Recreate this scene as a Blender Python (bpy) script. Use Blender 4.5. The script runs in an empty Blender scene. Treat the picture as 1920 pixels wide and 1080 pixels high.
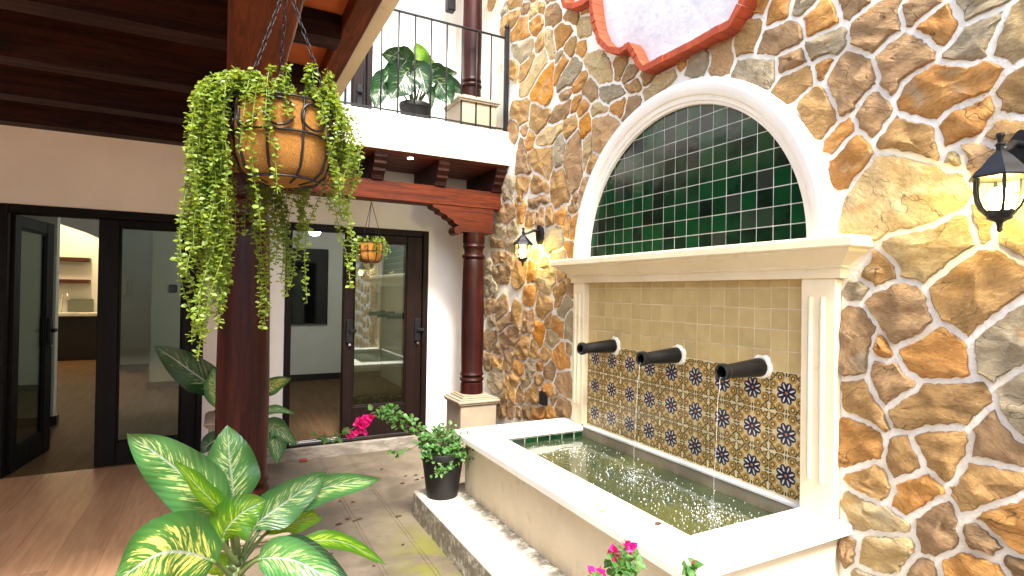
import bpy, math, random
from mathutils import Vector, Matrix, noise
from math import sin, cos, pi, radians, atan2, sqrt

random.seed(7)
SC = bpy.context.scene
COL = SC.collection

# ------------------------------------------------------------------ camera, sky, sun, exposure
cd = bpy.data.cameras.new('camera'); cam = bpy.data.objects.new('camera', cd); COL.objects.link(cam)
YAW, PIT, ROLL = 0.482, 0.010, 0.015
F = Vector((sin(YAW)*cos(PIT), cos(YAW)*cos(PIT), sin(PIT)))
R0 = Vector((cos(YAW), -sin(YAW), 0)); U0 = R0.cross(F)
Rr = R0*cos(ROLL) + U0*sin(ROLL); Uu = -R0*sin(ROLL) + U0*cos(ROLL)
cam.matrix_world = Matrix(((Rr.x, Uu.x, -F.x, -2.511), (Rr.y, Uu.y, -F.y, -1.71), (Rr.z, Uu.z, -F.z, 1.0), (0, 0, 0, 1)))
cd.sensor_width = 36; cd.lens = 36*1037.541/1920; cd.clip_start = 0.03; cd.clip_end = 400
SC.camera = cam

SUN_DIR = Vector((-0.10, -0.75, 1.0)).normalized()          # towards the sun
ELEV = math.asin(SUN_DIR.z); AZ = atan2(SUN_DIR.x, SUN_DIR.y)
w = bpy.data.worlds.new('World'); SC.world = w; w.use_nodes = True
nt = w.node_tree; bg = nt.nodes['Background']
sky = nt.nodes.new('ShaderNodeTexSky'); sky.sky_type = 'NISHITA'; sky.sun_disc = False
sky.sun_elevation = ELEV; sky.sun_rotation = AZ; sky.air_density = 1.0; sky.dust_density = 3.0; sky.ozone_density = 0.6
nt.links.new(sky.outputs['Color'], bg.inputs['Color']); bg.inputs['Strength'].default_value = 0.15
sl = bpy.data.lights.new('sun', 'SUN'); sl.energy = 2.4; sl.angle = radians(13); sl.color = (1.0, 0.95, 0.86)
so = bpy.data.objects.new('sun', sl); COL.objects.link(so); so.location = SUN_DIR*20
so.rotation_euler = SUN_DIR.to_track_quat('Z', 'Y').to_euler()
SC.view_settings.view_transform = 'Standard'; SC.view_settings.look = 'None'
SC.view_settings.exposure = 2.15; SC.view_settings.gamma = 1; SC.view_settings.use_curve_mapping = False
SC.cycles.use_denoising = True; SC.cycles.max_bounces = 10; SC.cycles.diffuse_bounces = 6; SC.cycles.glossy_bounces = 4
SC.cycles.transparent_max_bounces = 24; SC.cycles.sample_clamp_indirect = 6.0
SC.cycles.caustics_reflective = False; SC.cycles.caustics_refractive = False

# ------------------------------------------------------------------ node helpers
class N:                                  # a socket with arithmetic
    def __init__(s, t, k): s.t, s.k = t, k
    def m(s, op, b=None, c=None):
        n = s.t.nodes.new('ShaderNodeMath'); n.operation = op
        for i, x in enumerate((s, b, c)):
            if x is None: continue
            if isinstance(x, N): s.t.links.new(x.k, n.inputs[i])
            else: n.inputs[i].default_value = x
        return N(s.t, n.outputs[0])
    def __add__(s, b): return s.m('ADD', b)
    __radd__ = __add__
    def __sub__(s, b): return s.m('SUBTRACT', b)
    def __mul__(s, b): return s.m('MULTIPLY', b)
    __rmul__ = __mul__
    def __truediv__(s, b): return s.m('DIVIDE', b)
    def abs(s): return s.m('ABSOLUTE')
    def lt(s, b): return s.m('LESS_THAN', b)
    def gt(s, b): return s.m('GREATER_THAN', b)
    def ss(s, a, b):                      # smooth 0..1 between a and b
        n = s.t.nodes.new('ShaderNodeMapRange'); n.interpolation_type = 'SMOOTHSTEP'
        s.t.links.new(s.k, n.inputs['Value']); n.inputs['From Min'].default_value = a; n.inputs['From Max'].default_value = b
        return N(s.t, n.outputs['Result'])

def hyp(a, b): return (a*a + b*b).m('SQRT')

class Mat:
    def __init__(s, name, rough=0.6, metal=0.0, spec=0.5):
        s.mat = bpy.data.materials.new(name); s.mat.use_nodes = True
        s.t = s.mat.node_tree; s.b = s.t.nodes['Principled BSDF']; s.out = s.t.nodes['Material Output']
        s.b.inputs['Roughness'].default_value = rough; s.b.inputs['Metallic'].default_value = metal
        s.b.inputs['Specular IOR Level'].default_value = spec
        s.h = None
    def node(s, k): return s.t.nodes.new(k)
    def link(s, a, b): s.t.links.new(a.k if isinstance(a, N) else a, b)
    def coord(s, kind='Object', scale=(1, 1, 1), rot=(0, 0, 0), rand=False):
        c = s.node('ShaderNodeTexCoord').outputs[kind]
        mp = s.node('ShaderNodeMapping'); mp.inputs['Scale'].default_value = scale; mp.inputs['Rotation'].default_value = rot
        s.link(c, mp.inputs['Vector'])
        if rand:
            v = s.node('ShaderNodeCombineXYZ'); r = s.rnd()
            for i, k in enumerate((37.1, 91.7, 53.3)): s.link(r*k, v.inputs[i])
            s.link(v.outputs[0], mp.inputs['Location'])
        return mp.outputs[0]
    def rnd(s): return N(s.t, s.node('ShaderNodeObjectInfo').outputs['Random'])
    def noise(s, vec, scale=5, detail=4, rough=0.55, dist=0):
        n = s.node('ShaderNodeTexNoise'); s.link(vec, n.inputs['Vector'])
        n.inputs['Scale'].default_value = scale; n.inputs['Detail'].default_value = detail
        n.inputs['Roughness'].default_value = rough; n.inputs['Distortion'].default_value = dist
        return N(s.t, n.outputs['Fac'])
    def mix(s, f, a, b):
        n = s.node('ShaderNodeMix'); n.data_type = 'RGBA'
        for x, i in ((f, 0), (a, 6), (b, 7)):
            if isinstance(x, N): s.link(x, n.inputs[i])
            elif isinstance(x, (int, float)): n.inputs[i].default_value = x
            else: n.inputs[i].default_value = (*x, 1)
        return N(s.t, n.outputs[2])
    def hsv(s, col, h=None, sat=None, v=None):
        n = s.node('ShaderNodeHueSaturation'); s.link(col, n.inputs['Color'])
        for x, i in ((h, 'Hue'), (sat, 'Saturation'), (v, 'Value')):
            if x is not None: s.link(x, n.inputs[i])
        return N(s.t, n.outputs[0])
    def color(s, c):
        if isinstance(c, N): s.link(c, s.b.inputs['Base Color'])
        else: s.b.inputs['Base Color'].default_value = (*c, 1)
        return s
    def rough(s, n): s.link(n, s.b.inputs['Roughness']); return s
    def bump(s, h, strength=0.3, dist=0.01):
        n = s.node('ShaderNodeBump'); n.inputs['Strength'].default_value = strength; n.inputs['Distance'].default_value = dist
        s.link(h, n.inputs['Height'])
        if s.h is not None: s.link(s.h, n.inputs['Normal'])
        s.h = n.outputs[0]; s.link(s.h, s.b.inputs['Normal']); return s

def plain(name, a, b=None, rough=0.6, scale=6, bump=0.15, bscale=60, metal=0, spec=0.5, stretch=(1, 1, 1), rand=False, dist=0.004):
    m = Mat(name, rough, metal, spec); v = m.coord(scale=stretch, rand=rand)
    if b is None: b = tuple(x*0.8 for x in a)
    m.color(m.mix(m.noise(v, scale, 6, 0.6).ss(0.3, 0.7), a, b))
    if bump: m.bump(m.noise(v, bscale, 5, 0.6), bump, dist)
    return m.mat

def wood(name, a, b, axis, rough=0.4, streak=1.0):
    st = [9, 9, 9]; st['xyz'.index(axis)] = 0.7
    m = Mat(name, rough, 0, 0.18); v = m.coord(scale=tuple(st), rand=True)
    g = m.noise(v, 3.0, 8, 0.62, 0.6); g2 = m.noise(m.coord(scale=tuple(x*0.25 for x in st), rand=True), 2, 3)
    st2 = [x*4 for x in st]; g3 = m.noise(m.coord(scale=tuple(st2), rand=True), 3.0, 8, 0.7, 0.3)
    c = m.mix(g.ss(0.36, 0.64), a, b); c = m.mix(g2.ss(0.4, 0.68)*0.6*streak, c, tuple(x*0.35 for x in b))
    c = m.mix(g3.ss(0.52, 0.66)*0.6, c, tuple(x*0.3 for x in b)); c = m.mix(g3.ss(0.42, 0.30)*0.35, c, tuple(x*1.6 for x in a))
    m.color(c).rough(g*0.3 + g3*0.15 + (rough - 0.12)).bump(g3, 0.4, 0.003).bump(g, 0.3, 0.004)
    return m.mat

# ------------------------------------------------------------------ materials
M = {}
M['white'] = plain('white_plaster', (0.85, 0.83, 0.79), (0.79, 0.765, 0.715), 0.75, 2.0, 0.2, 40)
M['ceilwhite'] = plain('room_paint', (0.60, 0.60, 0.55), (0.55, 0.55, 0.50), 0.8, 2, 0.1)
def dirty(name, a, b, z0, z1, dirt, amt):
    m = Mat(name, 0.6, 0, 0.35); v = m.coord(); sp = m.node('ShaderNodeSeparateXYZ'); m.link(v, sp.inputs[0]); z = N(m.t, sp.outputs[2])
    c = m.mix(m.noise(v, 2.6, 6, 0.6).ss(0.34, 0.68), a, b)
    run = m.noise(m.coord(scale=(4, 4, 1.6)), 2.6, 8, 0.7)
    c = m.mix(z.ss(z1, z0)*run.ss(0.36, 0.62)*amt, c, dirt)
    c = m.mix(m.noise(v, 38, 4, 0.7).ss(0.66, 0.74)*0.35, c, dirt)
    c = m.mix(m.noise(v, 7, 6, 0.7).ss(0.58, 0.72)*0.30, c, dirt)
    m.color(c).bump(m.noise(v, 34, 6, 0.65), 0.25, 0.005).bump(m.noise(v, 5, 3), 0.3, 0.01); return m.mat
M['basin'] = dirty('basin_paint', (0.68, 0.60, 0.445), (0.60, 0.52, 0.375), -0.44, -0.30, (0.30, 0.25, 0.17), 0.45)
M['cream'] = dirty('cream_paint', (0.80, 0.70, 0.50), (0.75, 0.64, 0.43), -0.02, 0.35, (0.40, 0.31, 0.18), 0.35)
M['inner'] = dirty('wet_basin_wall', (0.30, 0.255, 0.17), (0.22, 0.185, 0.12), -0.12, -0.03, (0.10, 0.09, 0.04), 0.8)
M['rim'] = dirty('rim_paint', (0.86, 0.84, 0.78), (0.80, 0.77, 0.70), -9.0, -8.0, (0.50, 0.45, 0.36), 0.0)
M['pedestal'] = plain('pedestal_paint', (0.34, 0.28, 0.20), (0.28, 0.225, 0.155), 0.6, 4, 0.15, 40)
M['black'] = plain('black_iron', (0.005, 0.005, 0.006), (0.008, 0.008, 0.009), 0.38, 20, 0.1, 90, spec=0.35)
M['rail'] = plain('grey_black_paint', (0.010, 0.010, 0.012), (0.007, 0.007, 0.009), 0.45, 20, 0.05, 90, spec=0.3)
M['pot'] = plain('black_plastic', (0.006, 0.0055, 0.0055), (0.009, 0.0085, 0.008), 0.5, 8, 0.1, 60, spec=0.3)
M['soil'] = plain('potting_soil', (0.04, 0.025, 0.015), (0.02, 0.012, 0.008), 0.95, 40, 0.8, 80, dist=0.01)
M['spout'] = plain('black_spout_glaze', (0.0045, 0.0045, 0.0045), (0.009, 0.0085, 0.008), 0.32, 12, 0.2, 50, spec=0.35)
M['joist'] = wood('dark_joist_wood', (0.034, 0.011, 0.006), (0.010, 0.0035, 0.0025), 'x')
M['board'] = wood('dark_board_wood', (0.15, 0.030, 0.015), (0.075, 0.017, 0.010), 'x')
M['joisty'] = wood('dark_joist_wood_b', (0.055, 0.013, 0.008), (0.02, 0.006, 0.004), 'y')
M['beamx'] = wood('red_beam_wood', (0.115, 0.021, 0.005), (0.048, 0.009, 0.003), 'x')
M['beamy'] = wood('red_beam_wood_b', (0.17, 0.042, 0.014), (0.08, 0.020, 0.008), 'y')
M['column'] = wood('column_wood', (0.048, 0.0085, 0.0055), (0.017, 0.0035, 0.0028), 'z', 0.3)
M['door'] = wood('dark_door_wood', (0.013, 0.0046, 0.0030), (0.006, 0.0022, 0.0015), 'z', 0.4)
M['doordark'] = wood('black_brown_door', (0.0040, 0.0020, 0.0014), (0.002, 0.0010, 0.0008), 'z', 0.45)
M['clay'] = plain('clay_ceiling_tile', (0.55, 0.13, 0.022), (0.42, 0.085, 0.015), 0.8, 6, 0.3, 40, rand=True)
M['brick'] = plain('orange_brick', (0.40, 0.062, 0.013), (0.26, 0.036, 0.009), 0.75, 9, 0.5, 60, rand=True)
M['beige_tile'] = None
M['groutw'] = plain('pale_grout', (0.82, 0.80, 0.74), (0.76, 0.73, 0.66), 0.85, 12, 0.3, 80)
M['groutc'] = plain('cream_grout', (0.74, 0.66, 0.46), (0.68, 0.60, 0.42), 0.85, 12, 0.3, 80)
M['coir'] = None
M['steel'] = plain('bright_steel', (0.7, 0.7, 0.7), None, 0.25, 6, 0, 1, 1.0)
M['cabinet'] = plain('dark_cabinet', (0.02, 0.016, 0.014), None, 0.4)
M['counter'] = plain('counter_top', (0.7, 0.68, 0.62), None, 0.3)
M['shelf'] = wood('shelf_wood', (0.09, 0.03, 0.015), (0.05, 0.018, 0.010), 'x')
M['stem'] = plain('green_stem', (0.10, 0.16, 0.05), (0.07, 0.11, 0.03), 0.5, 20, 0.1)
M['woody'] = plain('woody_stem', (0.13, 0.09, 0.05), (0.07, 0.05, 0.03), 0.7, 20, 0.3)
M['dead'] = plain('dried_leaf', (0.10, 0.045, 0.022), (0.04, 0.018, 0.010), 0.8, 40, 0.3)
M['tan_leaf'] = plain('yellowed_leaf', (0.45, 0.40, 0.12), (0.30, 0.24, 0.08), 0.7, 40, 0.3)
M['chip'] = plain('red_brick_chip', (0.25, 0.05, 0.02), (0.14, 0.03, 0.015), 0.8, 30, 0.4)

def emit(name, col, s):
    m = Mat(name); m.color((0, 0, 0)); m.b.inputs['Emission Color'].default_value = (*col, 1); m.b.inputs['Emission Strength'].default_value = s
    return m.mat
M['bulb'] = emit('lit_bulb', (1.0, 0.72, 0.20), 75)
M['roomlamp'] = emit('lit_lamp_white', (0.95, 1.0, 0.95), 9)
M['warmlamp'] = emit('lit_lamp_warm', (1.0, 0.72, 0.38), 8)

def glass(name, tint, refl, rough=0.02, fk=1.6):
    m = Mat(name); t = m.t
    tr = m.node('ShaderNodeBsdfTransparent'); tr.inputs[0].default_value = (*tint, 1)
    gl = m.node('ShaderNodeBsdfGlossy'); gl.inputs['Roughness'].default_value = rough; gl.inputs[0].default_value = (0.95, 0.97, 0.95, 1)
    lw = m.node('ShaderNodeFresnel'); lw.inputs['IOR'].default_value = 1.5
    f = N(t, lw.outputs[0])*fk + refl
    mx = m.node('ShaderNodeMixShader'); m.link(f.m('MINIMUM', 1.0), mx.inputs[0]); m.link(tr.outputs[0], mx.inputs[1]); m.link(gl.outputs[0], mx.inputs[2])
    m.link(mx.outputs[0], m.out.inputs['Surface']); return m.mat
M['glass'] = glass('door_glass', (0.86, 0.90, 0.84), 0.07)
M['glassleft'] = glass('porch_door_glass', (0.74, 0.78, 0.70), 0.0, 0.02, 0.55)
M['lampglass'] = glass('lantern_glass', (0.93, 0.97, 0.93), 0.03, 0.08, 1.0)

# glazed tiles
m = Mat('beige_glazed_tile', 0.3); r = m.rnd(); v = m.coord(rand=True)
c = m.mix(m.noise(v, 9, 4).ss(0.3, 0.7), (0.53, 0.41, 0.19), (0.46, 0.345, 0.15)); c = m.hsv(c, None, None, r*0.16 + 0.94)
m.color(c).bump(m.noise(v, 14, 3), 0.15, 0.004); M['beige_tile'] = m.mat
m = Mat('green_glazed_tile', 0.16, 0, 0.30); r = m.rnd(); v = m.coord(rand=True)
c = m.mix(r.ss(0.1, 0.8), (0.002, 0.006, 0.004), (0.003, 0.036, 0.011)); c = m.mix(r.gt(0.93), c, (0.022, 0.026, 0.021))
c = m.mix(m.noise(v, 8, 3).ss(0.35, 0.75)*0.5, c, (0.006, 0.048, 0.016))
m.color(c).bump(m.noise(v, 9, 2), 0.25, 0.006); M['green_tile'] = m.mat

# hand painted tile: one flower per tile, drawn in the tile's own UV
m = Mat('painted_flower_tile', 0.3); t = m.t
uv = m.node('ShaderNodeTexCoord').outputs['UV']; sp = m.node('ShaderNodeSeparateXYZ'); m.link(uv, sp.inputs[0])
wob = m.noise(uv, 7, 2)*0.03 - 0.015
X = N(t, sp.outputs[0]) - 0.5 + wob; Y = N(t, sp.outputs[1]) - 0.5 - wob
ax, ay = X.abs(), Y.abs(); r = hyp(X, Y); th = Y.m('ARCTAN2', X)
sec = ((th/(2*pi)*8 + 8.0).m('FRACT') - 0.5)*(2*pi/8)
lx, ly = r*sec.m('COSINE'), r*sec.m('SINE')
E1 = lambda cx, a, b: hyp((lx - cx)/a, ly/b)
base = m.mix(m.noise(uv, 5, 4).ss(0.3, 0.75), (0.58, 0.49, 0.28), (0.47, 0.38, 0.20))
ach = lambda cx, cy: hyp(ax - cx, ay - cy)
def ring(d, rad, wd): return (d - rad).abs().ss(wd + 0.010, wd - 0.006)
d1, d2 = ach(0.185, 0.385), ach(0.385, 0.185)
GR, OC = (0.010, 0.030, 0.018), (0.38, 0.205, 0.032)
o1 = (ay - ax*0.5).gt(0.235)*(ax + ay).gt(0.47); o2 = (ax - ay*0.5).gt(0.235)*(ax + ay).gt(0.47)
c = m.mix(ring(d1, 0.090, 0.034), base, OC); c = m.mix(ring(d2, 0.090, 0.034), c, OC)
c = m.mix(ring(d1, 0.130, 0.018)*o1, c, GR); c = m.mix(ring(d2, 0.130, 0.018)*o2, c, GR)
c = m.mix(ring(d1, 0.050, 0.013), c, GR); c = m.mix(ring(d2, 0.050, 0.013), c, GR)
near = ach(0.40, 0.40); c = m.mix(near.ss(0.080, 0.066), c, GR); c = m.mix(near.ss(0.052, 0.040), c, OC)
corner = hyp((ax - ay)/0.026, (ax + ay - 0.93)/0.08); c = m.mix(corner.ss(1.1, 0.8), c, GR)
side = hyp((ax - 0.46)/0.065, ay/0.024).m('MINIMUM', hyp((ay - 0.46)/0.065, ax/0.024)); c = m.mix(side.ss(1.1, 0.8), c, GR)
c = m.mix(E1(0.160, 0.132, 0.088).ss(1.08, 0.92), c, (0.006, 0.007, 0.040))
c = m.mix(E1(0.178, 0.074, 0.020).ss(1.15, 0.85), c, (0.66, 0.63, 0.52))
c = m.mix(r.ss(0.042, 0.028), c, (0.5, 0.17, 0.04))
m.color(c).bump(m.noise(uv, 6, 2), 0.1, 0.004); M['flower_tile'] = m.mat

# coir liner
m = Mat('coir_fibre', 0.95); v = m.coord()
f1 = m.noise(m.coord(scale=(1, 1, 0.8)), 75, 7, 0.75, 4.5); f2 = m.noise(v, 190, 4, 0.75, 4)
m.color(m.mix(f1.ss(0.3, 0.7), (0.30, 0.105, 0.012), (0.74, 0.34, 0.050))).bump(f1 + f2, 1.0, 0.012); M['coir'] = m.mat

# natural stone: one material per tint, each stone with its own offset and grain angle
TINT = {'a': ((0.60, 0.365, 0.140), (0.46, 0.265, 0.092)), 'b': ((0.46, 0.295, 0.145), (0.34, 0.205, 0.098)), 'o': ((0.68, 0.345, 0.095), (0.54, 0.245, 0.060)),
        'O': ((0.80, 0.35, 0.035), (0.70, 0.27, 0.03)), 'g': ((0.52, 0.43, 0.275), (0.40, 0.32, 0.195)), 'p': ((0.55, 0.345, 0.165), (0.41, 0.245, 0.115)), 'y': ((0.68, 0.53, 0.28), (0.56, 0.39, 0.17))}
STONE = {}
for k, (A, B) in TINT.items():
    m = Mat('stone_tint', 0.8, 0, 0.35); r = m.rnd()
    tc = m.node('ShaderNodeTexCoord').outputs['Object']
    vr = m.node('ShaderNodeVectorRotate'); vr.rotation_type = 'X_AXIS'; m.link(tc, vr.inputs['Vector']); m.link(r*1.6 - 1.0, vr.inputs['Angle'])
    ad = m.node('ShaderNodeVectorMath'); ad.operation = 'ADD'; cv = m.node('ShaderNodeCombineXYZ')
    for i, q in enumerate((31.7, 57.1, 83.9)): m.link(r*q, cv.inputs[i])
    m.link(vr.outputs[0], ad.inputs[0]); m.link(cv.outputs[0], ad.inputs[1]); v = ad.outputs[0]
    mp = m.node('ShaderNodeMapping'); mp.inputs['Scale'].default_value = (1, 0.62, 1.7); m.link(v, mp.inputs['Vector']); sv = mp.outputs[0]
    big = m.noise(sv, 6, 4, 0.55, 0.3); lay = m.noise(sv, 17, 12, 0.72, 0.2); fine = m.noise(v, 85, 8, 0.75); mid = m.noise(sv, 60, 10, 0.8, 0.1); blot = m.noise(v, 5.5, 7, 0.7, 0.3)
    mp2 = m.node('ShaderNodeMapping'); mp2.inputs['Scale'].default_value = (1, 0.55, 1.9); m.link(v, mp2.inputs['Vector'])
    vo = m.node('ShaderNodeTexVoronoi'); vo.feature = 'F1'; vo.inputs['Scale'].default_value = 15; vo.inputs['Randomness'].default_value = 1.0; m.link(mp2.outputs[0], vo.inputs['Vector'])
    facet = N(m.t, vo.outputs['Distance'])
    ve = m.node('ShaderNodeTexVoronoi'); ve.feature = 'DISTANCE_TO_EDGE'; ve.inputs['Scale'].default_value = 8
    dn = m.node('ShaderNodeVectorMath'); dn.operation = 'ADD'; nz_ = m.node('ShaderNodeTexNoise'); nz_.inputs['Scale'].default_value = 14; m.link(v, nz_.inputs['Vector'])
    sc_ = m.node('ShaderNodeVectorMath'); sc_.operation = 'SCALE'; sc_.inputs['Scale'].default_value = 0.10; m.link(nz_.outputs['Color'], sc_.inputs[0]); m.link(mp2.outputs[0], dn.inputs[0]); m.link(sc_.outputs[0], dn.inputs[1]); m.link(dn.outputs[0], ve.inputs['Vector'])
    crack = N(m.t, ve.outputs['Distance']).ss(0.0, 0.022)
    crk = (crack*-1.0 + 1.0)*big.ss(0.46, 0.58)
    ridge = (lay - 0.5).abs()
    c = m.mix((big*0.4 + mid*0.6).ss(0.42, 0.58), B, A)
    c = m.mix(ridge.ss(0.035, 0.0)*0.45, c, tuple(x*0.5 for x in B))
    c = m.mix(mid.ss(0.45, 0.36)*0.40, c, tuple(x*0.45 for x in B)); c = m.mix(mid.ss(0.57, 0.66)*0.40, c, tuple(min(0.9, x*1.35 + 0.04) for x in A))
    c = m.mix(blot.ss(0.57, 0.68)*0.65, c, (0.60, 0.30, 0.070) if k in 'agyp' else (0.50, 0.37, 0.20))
    c = m.mix(m.noise(v, 3.4, 6, 0.65).ss(0.60, 0.70)*0.6, c, (0.50, 0.43, 0.29))
    c = m.mix(crk*0.75, c, (0.10, 0.06, 0.03))
    c = m.mix(fine.ss(0.30, 0.46), m.mix(0.35, c, (0.16, 0.09, 0.04)), c)
    c = m.hsv(c, None, None, (r*7.13).m('FRACT')*0.35 + 0.88)
    m.color(c).bump(big*1.0 + ridge*1.6 + facet*0.5 + mid*0.5 - crk*0.25, 0.9, 0.030).bump(fine, 0.6, 0.004); STONE[k] = m.mat
m = Mat('white_mortar', 0.9, 0, 0.2); v = m.coord()
c = m.mix(m.noise(v, 5, 5).ss(0.5, 0.75), (0.92, 0.89, 0.79), (0.76, 0.69, 0.54)); c = m.mix(m.noise(v, 2.2, 3).ss(0.60, 0.75)*0.4, c, (0.68, 0.61, 0.47))
m.color(c).bump(m.noise(v, 26, 6, 0.7), 0.9, 0.02); M['mortar'] = m.mat
m = Mat('medallion_plaster', 0.85); v = m.coord()
c = m.mix(m.noise(v, 3, 6, 0.65).ss(0.35, 0.7), (0.56, 0.56, 0.58), (0.44, 0.44, 0.47)); m.color(c).bump(m.noise(v, 9, 6, 0.6), 0.5, 0.02); M['medal'] = m.mat

# courtyard concrete: stains, moss near the plinth, scuffs
m = Mat('courtyard_concrete', 0.75, 0, 0.35); v = m.coord()
a = m.noise(v, 2.0, 7, 0.65, 0.4); b_ = m.noise(v, 12, 6, 0.7)
c = m.mix(a.ss(0.36, 0.64), (0.090, 0.071, 0.051), (0.175, 0.143, 0.104)); c = m.mix(b_.ss(0.55, 0.78)*0.6, c, (0.10, 0.075, 0.05))
c = m.mix(m.noise(v, 1.1, 4, 0.6).ss(0.54, 0.68)*0.7, c, (0.13, 0.082, 0.048))
sp = m.node('ShaderNodeSeparateXYZ'); m.link(v, sp.inputs[0]); px, py = N(m.t, sp.outputs[0]), N(m.t, sp.outputs[1])
moss = (hyp((px + 1.36)/0.30, (py - 1.35)/1.1).ss(1.1, 0.2)*m.noise(v, 5, 6, 0.7).ss(0.36, 0.6))
c = m.mix(moss*0.75, c, (0.15, 0.15, 0.022))
m.color(c).rough(a*0.3 + 0.45).bump(b_, 0.35, 0.006).bump(m.noise(v, 90, 4), 0.25, 0.002); M['concrete'] = m.mat
m = Mat('plinth_concrete', 0.85, 0, 0.3); v = m.coord()
c = m.mix(m.noise(v, 6, 7, 0.7).ss(0.42, 0.62), (0.66, 0.62, 0.53), (0.50, 0.46, 0.38))
sp = m.node('ShaderNodeSeparateXYZ'); m.link(v, sp.inputs[0]); px, pz = N(m.t, sp.outputs[0]), N(m.t, sp.outputs[2])
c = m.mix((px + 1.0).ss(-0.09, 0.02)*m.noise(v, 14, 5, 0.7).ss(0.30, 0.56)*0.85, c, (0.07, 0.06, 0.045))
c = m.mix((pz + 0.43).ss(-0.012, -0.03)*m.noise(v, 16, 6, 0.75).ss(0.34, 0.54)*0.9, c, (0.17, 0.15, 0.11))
m.color(c).bump(m.noise(v, 40, 6, 0.7), 0.6, 0.008); M['plinth'] = m.mat
m = Mat('riser_concrete', 0.85); v = m.coord(scale=(1, 1, 3))
m.color(m.mix(m.noise(v, 6, 7, 0.7).ss(0.38, 0.62), (0.27, 0.24, 0.20), (0.15, 0.13, 0.105))).bump(m.noise(v, 30, 6, 0.7), 0.5, 0.008); M['riser'] = m.mat

# wood-look porch planks
m = Mat('wood_look_plank', 0.38, 0, 0.4); r = m.rnd(); v = m.coord(scale=(14, 1.1, 1), rand=True)
g = m.noise(v, 2.2, 8, 0.65, 0.5); c = m.mix(g.ss(0.32, 0.7), (0.36, 0.205, 0.112), (0.50, 0.310, 0.185)); c = m.hsv(c, None, None, r*0.22 + 0.9)
m.color(c).rough(g*0.25 + 0.26).bump(g, 0.12, 0.003); M['plank'] = m.mat
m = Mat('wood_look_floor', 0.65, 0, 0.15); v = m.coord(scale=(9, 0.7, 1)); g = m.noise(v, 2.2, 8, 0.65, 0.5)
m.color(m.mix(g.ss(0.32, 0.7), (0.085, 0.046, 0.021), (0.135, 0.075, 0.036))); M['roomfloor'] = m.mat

# water: clear greenish, over a mossy floor
m = Mat('pool_water', 0.03); t = m.t; v = m.coord()
tr = m.node('ShaderNodeBsdfTransparent'); tr.inputs[0].default_value = (0.30, 0.46, 0.14, 1)
df = m.node('ShaderNodeBsdfDiffuse'); m.link(m.mix(m.noise(v, 1.7, 3, 0.5).ss(0.42, 0.62), (0.046, 0.068, 0.032), (0.100, 0.112, 0.034)), df.inputs[0])
gl = m.node('ShaderNodeBsdfGlossy'); gl.inputs['Roughness'].default_value = 0.09
fr = m.node('ShaderNodeFresnel'); fr.inputs['IOR'].default_value = 1.33
bp = m.node('ShaderNodeBump'); bp.inputs['Strength'].default_value = 0.14; bp.inputs['Distance'].default_value = 0.006
rip = None
for (cy, cx) in ((1.465, -0.33), (0.85, -0.33), (0.25, -0.33)):
    sp = m.node('ShaderNodeSeparateXYZ'); m.link(v, sp.inputs[0])
    d = hyp(N(t, sp.outputs[0]) - cx, N(t, sp.outputs[1]) - cy)
    q = (d*95.0).m('SINE')*d.ss(0.42, 0.03)
    rip = q if rip is None else rip + q
m.link(rip*0.5 + m.noise(v, 16, 4, 0.6)*1.2, bp.inputs['Height'])
for n_ in (gl, fr): m.link(bp.outputs[0], n_.inputs['Normal'])
x1 = m.node('ShaderNodeMixShader'); x1.inputs[0].default_value = 0.80; m.link(tr.outputs[0], x1.inputs[1]); m.link(df.outputs[0], x1.inputs[2])
x2 = m.node('ShaderNodeMixShader'); m.link(N(t, fr.outputs[0])*0.4, x2.inputs[0]); m.link(x1.outputs[0], x2.inputs[1]); m.link(gl.outputs[0], x2.inputs[2])
m.link(x2.outputs[0], m.out.inputs['Surface']); M['water'] = m.mat
M['algae'] = plain('mossy_basin_floor', (0.30, 0.34, 0.06), (0.10, 0.15, 0.03), 0.9, 3, 0.3)
m = Mat('water_drop', 0.05); m.color((0.9, 0.93, 0.92)); m.b.inputs['Alpha'].default_value = 0.75; m.b.inputs['Specular IOR Level'].default_value = 1.0; M['drop'] = m.mat
m = Mat('water_stream', 0.05); m.color((0.85, 0.88, 0.87)); m.b.inputs['Alpha'].default_value = 0.17; M['stream'] = m.mat

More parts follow.
